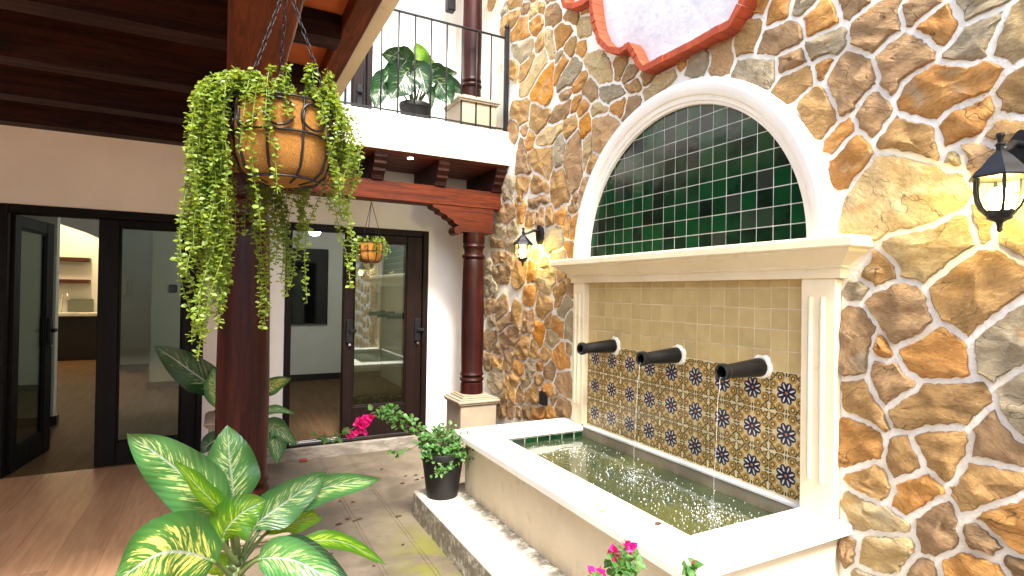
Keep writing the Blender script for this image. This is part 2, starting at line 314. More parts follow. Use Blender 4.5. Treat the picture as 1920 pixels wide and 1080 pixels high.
# foliage
def leaf_mat(name, green, edge, streak, amount, trans, tcol, rough=0.32):
    m = Mat(name, rough, 0, 0.45); t = m.t; uv = m.node('ShaderNodeTexCoord').outputs['UV']
    sp = m.node('ShaderNodeSeparateXYZ'); m.link(uv, sp.inputs[0]); u = N(t, sp.outputs[0]); vv = (N(t, sp.outputs[1]) - 0.5)*2.0; av = vv.abs()
    r = m.rnd(); q = u - av*0.30
    cb = m.node('ShaderNodeCombineXYZ'); m.link(q*34.0 + r*40.0, cb.inputs[0]); m.link(vv*1.7, cb.inputs[1]); m.link(r*20.0, cb.inputs[2])
    s1 = m.noise(cb.outputs[0], 1.0, 4, 0.6, 0.4)
    cb2 = m.node('ShaderNodeCombineXYZ'); m.link(q*60.0 + r*13.0, cb2.inputs[0]); m.link(vv*5.0, cb2.inputs[1]); s2 = m.noise(cb2.outputs[0], 1.0, 3, 0.6)
    mask = av.ss(0.95, 0.45)*u.ss(0.0, 0.10)*u.ss(1.0, 0.86)
    f = (s1*0.75 + s2*0.35 + mask*0.22).ss(0.80 - amount*0.25, 0.87 - amount*0.25)*mask
    c = m.mix(av.ss(0.55, 1.0), green, edge); c = m.mix(f, c, streak); c = m.mix(av.ss(0.055, 0.02), c, tuple(0.5*x + 0.28 for x in green))
    c = m.mix((u*0.9 + s2*0.12).ss(0.945, 0.985), c, (0.22, 0.13, 0.04)); c = m.hsv(c, None, None, (r*5.7).m('FRACT')*0.4 + 0.8)
    m.color(c)
    rib = (q*pi*2*13.0).m('SINE'); m.bump(rib*0.5 + av.ss(0.0, 0.12)*1.5, 0.35, 0.004)
    tl = m.node('ShaderNodeBsdfTranslucent'); m.link(m.mix(f, tcol, streak), tl.inputs[0])
    mx = m.node('ShaderNodeMixShader'); mx.inputs[0].default_value = trans; m.link(m.b.outputs[0], mx.inputs[1]); m.link(tl.outputs[0], mx.inputs[2])
    m.link(mx.outputs[0], m.out.inputs['Surface']); return m.mat
LEAF = [leaf_mat('leaf_pale_streaked', (0.060, 0.175, 0.048), (0.028, 0.110, 0.032), (0.40, 0.50, 0.20), 0.10, 0.22, (0.10, 0.30, 0.03)),
        leaf_mat('leaf_backlit', (0.045, 0.160, 0.010), (0.025, 0.105, 0.008), (0.34, 0.48, 0.03), 0.08, 0.50, (0.24, 0.46, 0.01)),
        leaf_mat('leaf_yellow_streaked', (0.045, 0.135, 0.024), (0.018, 0.080, 0.016), (0.54, 0.54, 0.13), 0.20, 0.18, (0.10, 0.30, 0.03)),
        leaf_mat('leaf_dark_streaked', (0.012, 0.050, 0.016), (0.008, 0.034, 0.011), (0.26, 0.34, 0.15), -0.05, 0.10, (0.04, 0.14, 0.01))]
def simple_leaf(name, a, b, tc, trans, rough=0.45):
    m = Mat(name, rough, 0, 0.4); v = m.coord(); r = m.noise(v, 55, 2)
    m.color(m.mix(m.noise(v, 31, 2).ss(0.66, 0.72)*0.7, m.mix(r.ss(0.35, 0.65), a, b), tuple(x*1.2+0.05 for x in a) if name != 'trailing_leaf' else (0.30, 0.26, 0.05))); tl = m.node('ShaderNodeBsdfTranslucent'); tl.inputs[0].default_value = (*tc, 1)
    mx = m.node('ShaderNodeMixShader'); mx.inputs[0].default_value = trans; m.link(m.b.outputs[0], mx.inputs[1]); m.link(tl.outputs[0], mx.inputs[2])
    m.link(mx.outputs[0], m.out.inputs['Surface']); return m.mat
M['vine'] = simple_leaf('trailing_leaf', (0.20, 0.28, 0.035), (0.095, 0.160, 0.022), (0.38, 0.46, 0.03), 0.35)
M['boug'] = simple_leaf('bougainvillea_leaf', (0.085, 0.20, 0.045), (0.045, 0.125, 0.03), (0.20, 0.38, 0.04), 0.3)
M['bract'] = simple_leaf('pink_bract', (0.72, 0.015, 0.22), (0.55, 0.008, 0.16), (0.8, 0.02, 0.25), 0.35)
M['bractred'] = simple_leaf('red_bract', (0.60, 0.03, 0.06), (0.5, 0.01, 0.09), (0.7, 0.05, 0.08), 0.3)
M['vinestem'] = plain('vine_stem', (0.20, 0.24, 0.06), (0.14, 0.16, 0.04), 0.6, 30, 0)

STONE_DATA = """
y -221 1491 -235 1514 -267 1546 -299 1576 -328 1619 -351 1615 -374 1612 -388 1607 -422 1593 -450 1579 -471 1568 -510 1545 -553 1529 -569 1508 -599 1493 -635 1481 -640 1464 -658 1436 -671 1401 -639 1356 -592 1340 -572 1327 -543 1313 -525 1307 -478 1299 -431 1294 -407 1292 -369 1282 -334 1254 -302 1257 -259 1288 -206 1282 -171 1301 -169 1342 -169 1375 -173 1404 -188 1452
y -361 1213 -353 1243 -384 1259 -402 1264 -446 1269 -486 1273 -510 1277 -546 1285 -581 1301 -622 1327 -646 1318 -650 1295 -656 1284 -666 1240 -668 1228 -677 1205 -661 1197 -629 1175 -614 1163 -581 1132 -563 1117 -537 1095 -509 1065 -494 1073 -479 1079 -470 1082 -425 1096 -425 1126 -411 1156 -391 1184
a -260 1097 -268 1119 -293 1149 -302 1168 -313 1215 -350 1190 -375 1162 -384 1149 -398 1122 -400 1101 -405 1086 -376 1078 -354 1066 -343 1061 -319 1056 -310 1070 -285 1085
g -175 1015 -182 1045 -213 1082 -249 1079 -274 1060 -298 1044 -281 1022 -272 1011 -264 990 -248 993 -217 991 -195 989
b -283 981 -296 998 -319 1027 -356 1037 -376 1047 -410 1066 -456 1058 -463 1055 -475 1052 -506 1022 -514 985 -524 952 -530 940 -542 920 -536 906 -513 886 -495 870 -475 858 -451 843 -423 828 -402 812 -383 841 -372 855 -346 893 -321 929 -307 949
a -533 1023 -525 1050 -554 1074 -571 1088 -604 1117 -636 1146 -656 1160 -691 1187 -713 1184 -741 1188 -755 1173 -778 1153 -803 1133 -814 1123 -837 1110 -853 1090 -839 1041 -817 1026 -793 1006 -777 994 -745 963 -717 933 -700 916 -680 894 -658 863 -640 877 -623 893 -611 903 -573 917 -563 936 -549 964 -543 980
b -174 948 -199 968 -231 963 -249 966 -280 941 -292 923 -309 897 -326 879 -307 837 -299 795 -295 771 -290 726 -281 678 -261 669 -231 658 -220 658 -191 648 -174 673 -171 721 -174 762 -173 787 -175 826 -171 864 -172 902
o -335 754 -321 768 -327 799 -335 837 -335 849 -348 843 -380 801 -395 765 -382 755
o -418 777 -427 799 -472 823 -513 850 -555 887 -566 897 -585 885 -610 869 -622 857 -655 825 -653 803 -656 774 -660 756 -668 726 -656 713 -619 705 -581 699 -545 692 -521 692 -493 688 -471 706 -457 713 -431 741
p -305 680 -309 692 -314 711 -319 734 -352 725 -368 726 -405 738 -424 708 -442 690 -478 669 -480 660 -459 638 -444 625 -412 596 -375 565 -370 555 -356 563 -336 597 -321 625 -310 643
g -682 783 -680 806 -678 854 -698 874 -727 905 -743 923 -779 959 -792 971 -815 989 -827 998 -846 1018 -882 1020 -896 983 -905 955 -909 925 -905 874 -901 818 -873 798 -839 790 -821 782 -796 766 -780 752 -744 717 -738 703 -721 716 -690 727 -690 744
y -751 1246 -752 1260 -756 1301 -756 1313 -755 1329 -752 1350 -794 1387 -840 1379 -878 1355 -898 1328 -904 1288 -908 1255 -909 1229 -907 1191 -904 1144 -874 1115 -840 1137 -824 1150 -795 1173 -780 1187 -751 1208 -750 1225
y -670 1318 -667 1364 -731 1361 -730 1314 -726 1278 -724 1242 -725 1227 -711 1208 -700 1208 -699 1217 -691 1252 -686 1276 -682 1293
a -175 623 -213 629 -244 633 -277 650 -290 625 -313 581 -325 561 -360 524 -375 468 -384 454 -370 434 -358 445 -324 468 -302 477 -250 488 -234 490 -202 492 -185 516 -179 568
a -387 521 -384 539 -410 559 -434 579 -451 595 -476 618 -501 643 -515 666 -547 665 -576 671 -600 675 -645 682 -667 690 -703 696 -710 691 -721 670 -728 642 -733 627 -715 612 -704 600 -686 576 -671 554 -655 531 -606 525 -583 519 -555 510 -527 502 -505 493 -470 471 -429 467 -404 463 -396 494
g -754 656 -744 681 -772 707 -786 721 -821 751 -838 760 -871 772 -909 775 -916 725 -920 685 -924 644 -922 615 -913 571 -902 521 -872 487 -832 516 -816 531 -807 540 -782 573 -772 593 -755 622
o -171 338 -173 364 -171 398 -170 441 -185 465 -214 468 -231 463 -265 458 -280 455 -305 447 -326 435 -339 427 -359 402 -355 380 -352 346 -351 318 -319 311 -295 299 -275 287 -237 262 -198 241 -173 237 -172 290
a -382 400 -390 421 -431 440 -451 447 -456 422 -462 411 -486 370 -501 331 -499 318 -473 304 -447 287 -430 276 -403 252 -393 271 -372 312 -381 357
a -478 441 -485 452 -517 469 -540 477 -581 490 -599 495 -631 502 -645 507 -655 491 -657 481 -653 455 -650 436 -652 410 -635 389 -624 365 -616 342 -601 305 -587 295 -552 325 -525 334 -514 373 -495 407
b -677 429 -678 439 -684 481 -674 520 -694 540 -721 579 -739 602 -746 584 -761 556 -772 542 -790 519 -807 501 -829 490 -847 446 -829 421 -800 422 -790 422 -755 423 -735 424 -707 419 -674 416
a -184 183 -202 217 -237 230 -265 248 -285 262 -308 276 -334 288 -357 285 -375 248 -390 211 -382 189 -372 162 -349 145 -325 146 -298 150 -272 152 -245 154 -216 159
o -397 138 -395 154 -417 199 -414 233 -433 244 -457 262 -478 276 -498 286 -532 308 -548 292 -576 276 -588 249 -553 225 -528 199 -503 171 -490 158 -470 137 -453 118 -422 129
a -604 279 -623 288 -635 316 -645 343 -650 356 -658 375 -663 391 -692 390 -713 393 -736 397 -770 395 -811 396 -835 401 -852 373 -836 358 -824 345 -816 336 -777 305 -745 279 -726 265 -698 243 -672 214 -643 201 -623 237 -609 252
y -186 48 -179 78 -186 115 -212 138 -247 127 -272 125 -296 123 -333 118 -373 127 -406 105 -428 99 -468 84 -463 77 -464 63 -464 51 -421 43 -381 28 -347 15 -325 8 -300 0 -273 -16 -234 -22 -210 14
b -488 97 -488 118 -508 137 -520 150 -538 171 -557 191 -572 205 -600 226 -616 200 -629 164 -619 127 -622 109 -632 82 -625 65 -596 35 -580 22 -555 -6 -536 -2 -508 -8 -504 10 -487 52
o -686 191 -697 203 -720 226 -742 243 -761 258 -788 279 -816 301 -833 315 -859 349 -901 331 -906 278 -909 233 -912 189 -906 152 -853 118 -843 122 -832 124 -803 123 -783 131 -765 150 -722 179 -711 185
b -646 123 -649 140 -648 153 -682 169 -704 159 -729 142 -744 132 -769 114 -756 103 -739 76 -707 78 -691 78 -665 75 -657 92
y -272 -89 -271 -67 -287 -33 -311 -25 -348 -13 -384 0 -406 9 -435 19 -466 27 -479 -2 -478 -24 -459 -51 -443 -76 -432 -97 -426 -126 -402 -142 -381 -150 -346 -158 -310 -163 -296 -162 -263 -161 -265 -145 -268 -117
b -455 -117 -462 -96 -483 -64 -506 -29 -527 -30 -550 -30 -559 -57 -561 -82 -560 -98 -573 -132 -551 -157 -514 -172 -472 -185 -445 -155
o -583 -30 -578 -15 -597 1 -607 10 -629 28 -645 51 -670 49 -707 51 -726 51 -755 50 -764 31 -787 8 -801 -21 -782 -50 -765 -73 -740 -93 -696 -110 -655 -126 -604 -143 -589 -108 -587 -70
b -201 -207 -174 -159 -175 -103 -198 -68 -250 -67 -242 -110 -238 -149 -239 -165
b -765 74 -782 96 -816 97 -837 96 -874 102 -908 84 -890 38 -859 16 -803 22 -788 44
g -245 -190 -262 -186 -305 -190 -348 -185 -372 -180 -419 -160 -447 -190 -424 -226 -399 -253 -365 -249 -315 -251 -268 -257 -244 -258 -223 -223
a -174 -328 -173 -295 -204 -276 -234 -277 -261 -284 -306 -279 -350 -276 -380 -273 -384 -326 -362 -359 -323 -380 -288 -398 -254 -416 -209 -436 -172 -412 -175 -367
p -210 2225 -216 2241 -260 2262 -285 2274 -331 2287 -386 2289 -421 2260 -397 2220 -399 2200 -407 2168 -412 2139 -413 2127 -386 2121 -358 2110 -341 2101 -319 2082 -302 2070 -281 2092 -263 2108 -244 2123 -205 2147 -211 2175 -209 2200
b -424 2213 -423 2224 -460 2249 -481 2248 -511 2249 -539 2240 -579 2204 -563 2179 -541 2170 -532 2166 -502 2156 -484 2147 -457 2121 -437 2132 -437 2160 -433 2176
o -474 2108 -491 2120 -526 2136 -542 2141 -566 2151 -585 2161 -596 2127 -609 2095 -612 2083 -619 2061 -613 2048 -591 2021 -570 2002 -562 2002 -540 2033 -526 2052 -502 2080
g -641 2077 -631 2114 -624 2129 -610 2165 -600 2191 -636 2211 -668 2208 -714 2186 -759 2164 -780 2146 -802 2108 -774 2083 -729 2079 -706 2075 -654 2068 -642 2063
p -326 2027 -315 2052 -346 2068 -358 2079 -386 2092 -401 2096 -434 2107 -458 2087 -476 2068 -501 2040 -515 2022 -545 1985 -545 1956 -511 1951 -482 1941 -462 1933 -430 1920 -411 1907 -393 1870 -381 1865 -364 1894 -338 1920 -344 1949 -336 1986
g -577 1944 -567 1965 -599 1991 -625 2019 -640 2042 -679 2043 -714 2049 -753 2054 -752 2043 -741 2014 -732 1997 -718 1969 -712 1952 -707 1925 -708 1908 -681 1907 -666 1907 -619 1925
y -774 2022 -776 2030 -779 2045 -784 2060 -815 2082 -843 2080 -882 2066 -905 2036 -907 1990 -908 1951 -910 1912 -909 1863 -872 1857 -839 1862 -819 1861 -785 1850 -769 1873 -729 1907 -735 1924 -740 1948 -746 1964 -760 1991
o -424 1872 -432 1889 -468 1907 -496 1918 -519 1925 -547 1934 -571 1916 -593 1907 -619 1896 -646 1886 -668 1879 -710 1886 -745 1858 -763 1843 -739 1817 -729 1800 -714 1775 -686 1772 -662 1767 -628 1761 -593 1750 -575 1741 -549 1715 -522 1728 -489 1746 -457 1762 -428 1781 -407 1793 -398 1832
p -114 2055 -127 2072 -158 2109 -182 2126 -217 2109 -235 2097 -270 2065 -289 2052 -299 2023 -304 2004 -314 1960 -318 1935 -292 1922 -269 1905 -252 1892 -229 1868 -222 1847 -192 1842 -165 1835 -155 1879 -142 1911 -133 1933 -122 1958 -111 1984 -96 2007
p -244 1799 -233 1815 -249 1849 -260 1863 -283 1882 -308 1900 -327 1898 -354 1859 -378 1817 -385 1793 -358 1765 -339 1735 -316 1710 -305 1700 -282 1730 -245 1756 -250 1778
a -331 1644 -319 1676 -357 1714 -384 1754 -400 1771 -429 1747 -459 1730 -481 1719 -510 1704 -536 1682 -538 1656 -548 1615 -561 1567 -553 1553 -519 1571 -495 1585 -474 1597 -439 1614 -404 1630 -382 1638
o -557 1686 -572 1705 -599 1723 -629 1733 -652 1738 -681 1743 -718 1754 -725 1734 -728 1712 -732 1696 -712 1669 -698 1642 -681 1620 -642 1621 -621 1616 -589 1604 -579 1601 -573 1627 -569 1644
a -761 1800 -771 1815 -820 1834 -838 1835 -864 1831 -900 1833 -903 1783 -904 1744 -906 1705 -897 1659 -867 1660 -840 1661 -822 1663 -796 1671 -774 1681 -753 1692 -755 1729 -737 1766
a -728 1595 -705 1606 -724 1632 -735 1655 -756 1661 -782 1647 -809 1638 -831 1635 -865 1633 -896 1637 -907 1599 -906 1560 -883 1532 -845 1512 -810 1510 -781 1533 -768 1565 -752 1579
p -631 1596 -630 1586 -654 1596 -671 1598 -706 1577 -742 1552 -754 1540 -759 1508 -746 1493 -737 1459 -690 1431 -667 1470 -660 1489 -650 1496 -657 1532 -652 1553
y -585 1565 -590 1578 -614 1577 -629 1536 -627 1511 -589 1528 -574 1536
o -87 1737 -109 1752 -126 1769 -145 1787 -162 1807 -204 1818 -213 1801 -223 1770 -222 1750 -187 1725 -157 1697 -130 1671 -124 1665 -84 1688
o -114 1642 -146 1650 -171 1673 -197 1698 -226 1722 -239 1733 -262 1711 -274 1695 -299 1671 -312 1633 -297 1619 -285 1602 -277 1593 -248 1566 -220 1538 -196 1500 -158 1495 -129 1521 -116 1547 -108 1594
a 54 1931 41 1966 5 1986 -13 1995 -49 2011 -76 1999 -95 1952 -104 1931 -122 1890 -137 1847 -145 1822 -114 1795 -88 1768 -72 1752 -37 1765 -16 1790 0 1814 18 1852 35 1889
a 201 2062 173 2089 146 2118 106 2117 84 2119 45 2120 -3 2129 -13 2105 -18 2081 -20 2067 -21 2023 5 2017 38 1998 71 1969 107 1974 151 1998 175 2020
p 159 2186 158 2196 161 2225 139 2224 102 2227 69 2225 37 2228 23 2180 19 2170 10 2152 19 2151 59 2146 100 2145 136 2142 159 2147
o -39 2107 -42 2120 -68 2123 -98 2121 -106 2120 -127 2109 -112 2096 -90 2067 -79 2032 -55 2032 -47 2060 -46 2078
g 444 2262 438 2277 417 2306 393 2300 344 2289 299 2271 253 2252 210 2232 184 2223 185 2170 183 2149 186 2112 211 2083 264 2105 308 2126 330 2138 366 2160 402 2181 444 2206 460 2233
b 291 2295 283 2321 271 2351 256 2380 243 2401 201 2393 161 2389 137 2386 96 2392 62 2367 49 2355 39 2322 37 2303 28 2267 49 2251 86 2253 119 2253 154 2251 176 2243 205 2260 224 2268 255 2282
g 11 2221 15 2243 -17 2243 -46 2244 -70 2244 -118 2244 -168 2251 -186 2230 -182 2202 -184 2178 -185 2156 -140 2127 -112 2146 -69 2150 -21 2141 -11 2170 1 2196
o 6 2268 8 2294 13 2331 29 2371 5 2377 -37 2391 -79 2429 -107 2409 -114 2381 -121 2366 -137 2326 -147 2290 -151 2275 -113 2271 -89 2271 -43 2271
o 238 2422 237 2444 228 2489 207 2532 179 2560 131 2543 83 2521 95 2484 103 2455 110 2423 116 2413 141 2413 158 2415 198 2420
g 77 2407 85 2418 79 2442 72 2465 66 2497 18 2489 -20 2473 -66 2450 -42 2425 -4 2408 16 2401 49 2387
b -160 2339 -152 2361 -132 2409 -154 2445 -205 2423 -245 2404 -291 2380 -305 2341 -291 2300 -254 2289 -230 2279 -197 2256 -172 2276 -170 2311
a 426 2355 432 2373 432 2413 428 2452 432 2496 415 2523 379 2536 357 2517 324 2497 291 2482 277 2474 261 2454 264 2435 275 2400 293 2368 306 2339 312 2303 355 2320 395 2328 417 2327
o 380 2562 361 2595 349 2645 309 2667 267 2650 229 2631 209 2595 227 2548 247 2510 258 2489 288 2511 319 2524 337 2536
p 605 2280 623 2320 595 2363 594 2405 608 2454 597 2483 572 2506 544 2516 511 2515 477 2512 452 2479 458 2424 460 2377 444 2329 465 2282 472 2255 519 2254 559 2266
g 759 2321 807 2352 777 2413 764 2446 729 2482 692 2489 643 2475 630 2442 623 2414 621 2385 622 2367 640 2338 659 2308 710 2314
o 897 2503 902 2515 858 2535 804 2529 760 2500 790 2452 801 2419 847 2393 864 2425 879 2466
b 986 2453 1004 2458 1050 2494 1008 2531 966 2534 924 2525 922 2491 910 2469 900 2446 941 2449
y 1193 2365 1176 2383 1148 2384 1121 2389 1099 2398 1065 2427 1022 2441 996 2427 947 2422 896 2425 889 2415 871 2370 909 2348 957 2335 1000 2324 1043 2313 1065 2307 1091 2299 1125 2290 1160 2300 1182 2331
a 1229 2498 1182 2527 1135 2519 1089 2508 1053 2464 1106 2426 1123 2416 1149 2411 1177 2405 1185 2419 1193 2453
b 1420 2529 1408 2539 1389 2563 1372 2583 1355 2603 1316 2610 1275 2594 1238 2548 1291 2505 1323 2506 1355 2503 1391 2487 1403 2508
a 1488 2547 1508 2560 1499 2601 1501 2640 1519 2687 1488 2719 1443 2723 1396 2724 1363 2699 1355 2659 1364 2624 1387 2606 1409 2581 1430 2556 1443 2531
y 1887 2841 1845 2893 1791 2871 1754 2864 1716 2856 1673 2847 1643 2828 1610 2788 1580 2751 1550 2713 1537 2664 1528 2639 1526 2603 1531 2570 1534 2562 1573 2568 1611 2579 1652 2585 1684 2591 1709 2626 1735 2655 1765 2680 1801 2702 1815 2728 1834 2762 1865 2788
g 1679 2503 1673 2524 1679 2559 1646 2558 1604 2549 1565 2538 1523 2539 1487 2517 1452 2508 1429 2498 1413 2475 1390 2449 1378 2433 1398 2422 1412 2422 1453 2420 1493 2421 1533 2422 1566 2407 1588 2423 1627 2443 1646 2459
a 1359 2443 1374 2469 1346 2478 1338 2478 1295 2479 1250 2488 1224 2454 1218 2438 1207 2408 1228 2391 1272 2404 1299 2409 1331 2414
o 1558 2350 1557 2362 1544 2391 1530 2396 1484 2394 1437 2393 1386 2400 1374 2372 1393 2331 1407 2285 1415 2275 1431 2265 1441 2277 1482 2303 1524 2326
p 1387 2204 1417 2241 1382 2276 1372 2308 1361 2338 1351 2360 1336 2393 1303 2382 1275 2377 1247 2368 1215 2361 1206 2332 1215 2277 1239 2252 1278 2231 1317 2210 1345 2203
p 1771 2342 1742 2347 1710 2345 1678 2342 1655 2340 1617 2333 1576 2334 1557 2315 1527 2297 1498 2281 1468 2262 1451 2250 1429 2215 1441 2184 1466 2151 1488 2121 1515 2094 1547 2071 1567 2055 1598 2027 1627 2042 1664 2062 1702 2079 1736 2100 1746 2116 1749 2160 1752 2204 1766 2248 1761 2293
o 2321 3154 2328 3175 2338 3210 2346 3245 2352 3287 2320 3289 2285 3289 2249 3289 2221 3289 2188 3257 2149 3239 2110 3218 2087 3201 2050 3149 2096 3122 2140 3117 2177 3106 2196 3086 2226 3081 2257 3080 2298 3075 2310 3119
p 2497 3508 2491 3526 2455 3537 2416 3531 2397 3524 2371 3514 2341 3507 2309 3502 2284 3468 2261 3436 2237 3402 2226 3370 2230 3313 2266 3316 2310 3317 2358 3308 2383 3323 2418 3349 2455 3367 2512 3367 2499 3410 2505 3443 2516 3477
o 2798 3500 2791 3534 2742 3532 2723 3534 2674 3531 2622 3529 2582 3495 2563 3482 2537 3458 2528 3423 2526 3406 2554 3373 2580 3371 2626 3366 2659 3339 2703 3373 2740 3402 2764 3445 2779 3465
a 2200 3300 2210 3337 2168 3356 2140 3372 2106 3378 2056 3370 2004 3360 1975 3329 1976 3274 1965 3217 2002 3169 2058 3203 2089 3237 2127 3258 2171 3278 2181 3286
a 2183 3051 2187 3058 2163 3082 2145 3088 2108 3093 2070 3108 2020 3096 1994 3048 2018 3005 2026 2967 2051 2952 2085 2940 2102 2958 2134 2986 2164 3016
o 1996 2981 1987 3019 1945 3019 1910 3013 1872 3000 1857 2944 1870 2900 1921 2873 1953 2901 1982 2932 2008 2945
y 1946 3044 1974 3068 1981 3113 1984 3153 1959 3191 1926 3203 1878 3182 1829 3168 1794 3156 1786 3110 1780 3064 1799 3012 1856 3016 1897 3037 1916 3042
a 1947 3231 1951 3280 1918 3319 1883 3332 1827 3324 1797 3292 1795 3241 1797 3186 1833 3197 1867 3207 1899 3222
y 2501 3206 2496 3232 2496 3279 2503 3334 2471 3342 2440 3331 2421 3318 2376 3291 2373 3241 2362 3196 2350 3154 2341 3129 2324 3085 2347 3038 2387 3037 2420 3049 2429 3081 2439 3099 2456 3136 2474 3172
o 2337 2837 2337 2861 2324 2906 2311 2954 2279 2954 2244 2970 2210 2986 2185 3002 2153 2967 2122 2940 2114 2925 2148 2903 2181 2885 2215 2866 2235 2854 2261 2827 2288 2793 2332 2787
g 2273 2711 2281 2768 2251 2796 2232 2818 2215 2835 2172 2859 2128 2883 2088 2916 2036 2931 2008 2919 1977 2887 1942 2858 1909 2837 1922 2787 1952 2768 1995 2748 2036 2727 2056 2711 2104 2715 2151 2727 2175 2728 2214 2723
o 2045 2677 2043 2694 2022 2704 2009 2710 1975 2728 1940 2744 1905 2773 1865 2759 1838 2717 1856 2681 1890 2651 1913 2630 1959 2624 2009 2623 2041 2636
b 1901 2575 1897 2614 1865 2635 1839 2661 1805 2679 1776 2654 1753 2634 1733 2613 1702 2579 1700 2531 1702 2491 1756 2490 1791 2484 1819 2525 1855 2551
O 2759 2820 2757 2864 2712 2881 2677 2902 2643 2924 2609 2946 2573 2967 2548 2976 2500 2989 2452 2999 2401 3014 2354 3011 2344 2963 2346 2925 2355 2897 2364 2858 2362 2818 2352 2777 2349 2727 2374 2690 2412 2664 2458 2652 2497 2667 2543 2692 2584 2718 2626 2743 2669 2766 2720 2775
y 2794 3031 2780 3040 2752 3061 2724 3084 2700 3112 2681 3136 2640 3162 2593 3154 2549 3161 2504 3175 2493 3151 2479 3121 2465 3090 2449 3059 2439 3028 2490 3019 2534 3008 2576 2995 2594 2987 2635 2961 2676 2935 2719 2908 2745 2897 2788 2866 2837 2862 2884 2865 2940 2874 2981 2903 2975 2954 2964 3004 2905 3001 2865 3004 2827 3016
a 3167 3129 3188 3163 3189 3216 3190 3272 3159 3317 3104 3303 3076 3272 3044 3250 3025 3233 2993 3199 2995 3175 3009 3134 3015 3088 3049 3041 3093 3086 3127 3105
a 2995 3071 2986 3101 2982 3130 2972 3157 2964 3183 2912 3184 2863 3186 2815 3189 2766 3197 2710 3228 2672 3183 2707 3147 2728 3121 2745 3101 2779 3074 2814 3051 2855 3034 2885 3028 2926 3026 2971 3028
g 3149 3436 3114 3457 3074 3445 3051 3437 3010 3423 2968 3410 2925 3401 2883 3391 2840 3382 2797 3372 2770 3376 2735 3365 2698 3338 2689 3289 2725 3247 2766 3226 2792 3220 2834 3215 2877 3212 2919 3210 2964 3205 2982 3227 3008 3254 3038 3279 3072 3303 3093 3322 3109 3356 3127 3390
o 3182 3584 3149 3611 3094 3613 3048 3625 3000 3643 2970 3665 2923 3634 2872 3621 2828 3609 2817 3553 2824 3507 2824 3489 2808 3460 2789 3433 2767 3405 2779 3399 2826 3406 2873 3417 2920 3427 2967 3438 2989 3444 3026 3457 3064 3470 3103 3482 3152 3476 3177 3510 3179 3546
a 2667 3237 2667 3260 2665 3307 2624 3337 2608 3341 2575 3344 2535 3355 2525 3322 2523 3283 2523 3246 2523 3208 2539 3191 2572 3184 2610 3181 2652 3192
g 2326 2979 2331 3020 2294 3054 2248 3054 2208 3054 2201 3029 2209 3017 2248 2998 2289 2979
b 2255 2682 2208 2697 2171 2701 2154 2700 2115 2690 2070 2683 2063 2641 2109 2610 2140 2611 2168 2612 2196 2618 2231 2626
a 3184 3637 3206 3661 3212 3708 3216 3756 3197 3807 3134 3789 3087 3778 3035 3763 2995 3747 2983 3710 2997 3674 3028 3662 3073 3646 3121 3637 3145 3635
y 2792 3628 2766 3644 2751 3681 2716 3668 2689 3663 2646 3655 2601 3656 2583 3630 2607 3605 2622 3580 2632 3551 2678 3558 2719 3561 2759 3559 2787 3555 2803 3591
b 2911 3659 2946 3675 2959 3721 2931 3758 2900 3770 2863 3750 2827 3737 2793 3722 2786 3716 2781 3669 2804 3650 2841 3635 2874 3651
a 2596 3537 2604 3553 2579 3598 2566 3618 2535 3600 2526 3589 2504 3548 2528 3508 2533 3492 2565 3516
g 3380 3839 3396 3886 3358 3919 3327 3941 3287 3969 3247 3949 3248 3904 3239 3868 3251 3834 3295 3847 3331 3851
a 3384 3652 3401 3688 3396 3732 3391 3769 3383 3815 3345 3823 3309 3821 3273 3814 3222 3810 3243 3755 3240 3713 3229 3677 3242 3643 3274 3606 3322 3617 3353 3633
a 3218 3874 3219 3898 3224 3943 3213 3995 3170 4011 3120 3989 3078 3969 3036 3950 2995 3930 2948 3907 2927 3877 2928 3837 2927 3793 2961 3759 3008 3780 3043 3794 3079 3804 3116 3813 3143 3818 3190 3830
a 2882 3789 2904 3805 2906 3864 2861 3884 2812 3862 2772 3843 2732 3824 2691 3804 2651 3785 2606 3763 2583 3729 2595 3677 2622 3681 2666 3686 2711 3695 2759 3705 2767 3738 2804 3757 2843 3771
p 2511 3616 2537 3629 2554 3697 2492 3707 2448 3686 2412 3667 2376 3648 2340 3630 2297 3605 2283 3553 2340 3530 2365 3541 2408 3557 2432 3562 2488 3564
a 3124 2734 3151 2762 3143 2804 3134 2846 3103 2890 3041 2882 2999 2873 2958 2855 2917 2842 2874 2838 2830 2835 2782 2812 2748 2775 2773 2725 2778 2683 2784 2641 2786 2609 2831 2611 2869 2612 2908 2613 2947 2600 2975 2646 3003 2681 3041 2700 3081 2716
a 2755 2538 2766 2567 2760 2615 2753 2662 2748 2709 2741 2738 2709 2750 2681 2741 2654 2728 2612 2703 2572 2678 2532 2654 2490 2634 2468 2628 2430 2626 2391 2606 2380 2557 2393 2546 2430 2525 2460 2490 2484 2484 2523 2472 2561 2457 2600 2447 2622 2443 2651 2472 2683 2495 2717 2518
p 2423 2509 2425 2494 2385 2517 2355 2562 2337 2589 2292 2608 2238 2605 2207 2592 2169 2585 2130 2583 2070 2595 2085 2542 2094 2491 2139 2466 2167 2451 2213 2468 2257 2466 2299 2463 2315 2465 2354 2471 2394 2479
y 2650 2379 2615 2420 2564 2427 2518 2445 2495 2452 2446 2471 2396 2452 2347 2442 2297 2436 2247 2440 2199 2439 2189 2403 2199 2372 2242 2355 2280 2337 2319 2314 2348 2294 2396 2303 2440 2310 2483 2316 2528 2322 2555 2328 2590 2337 2626 2347
a 2147 2296 2159 2308 2183 2354 2164 2398 2157 2432 2111 2451 2067 2452 2021 2449 2002 2449 1985 2413 1969 2374 1972 2335 2023 2320 2066 2303 2114 2284 2133 2273
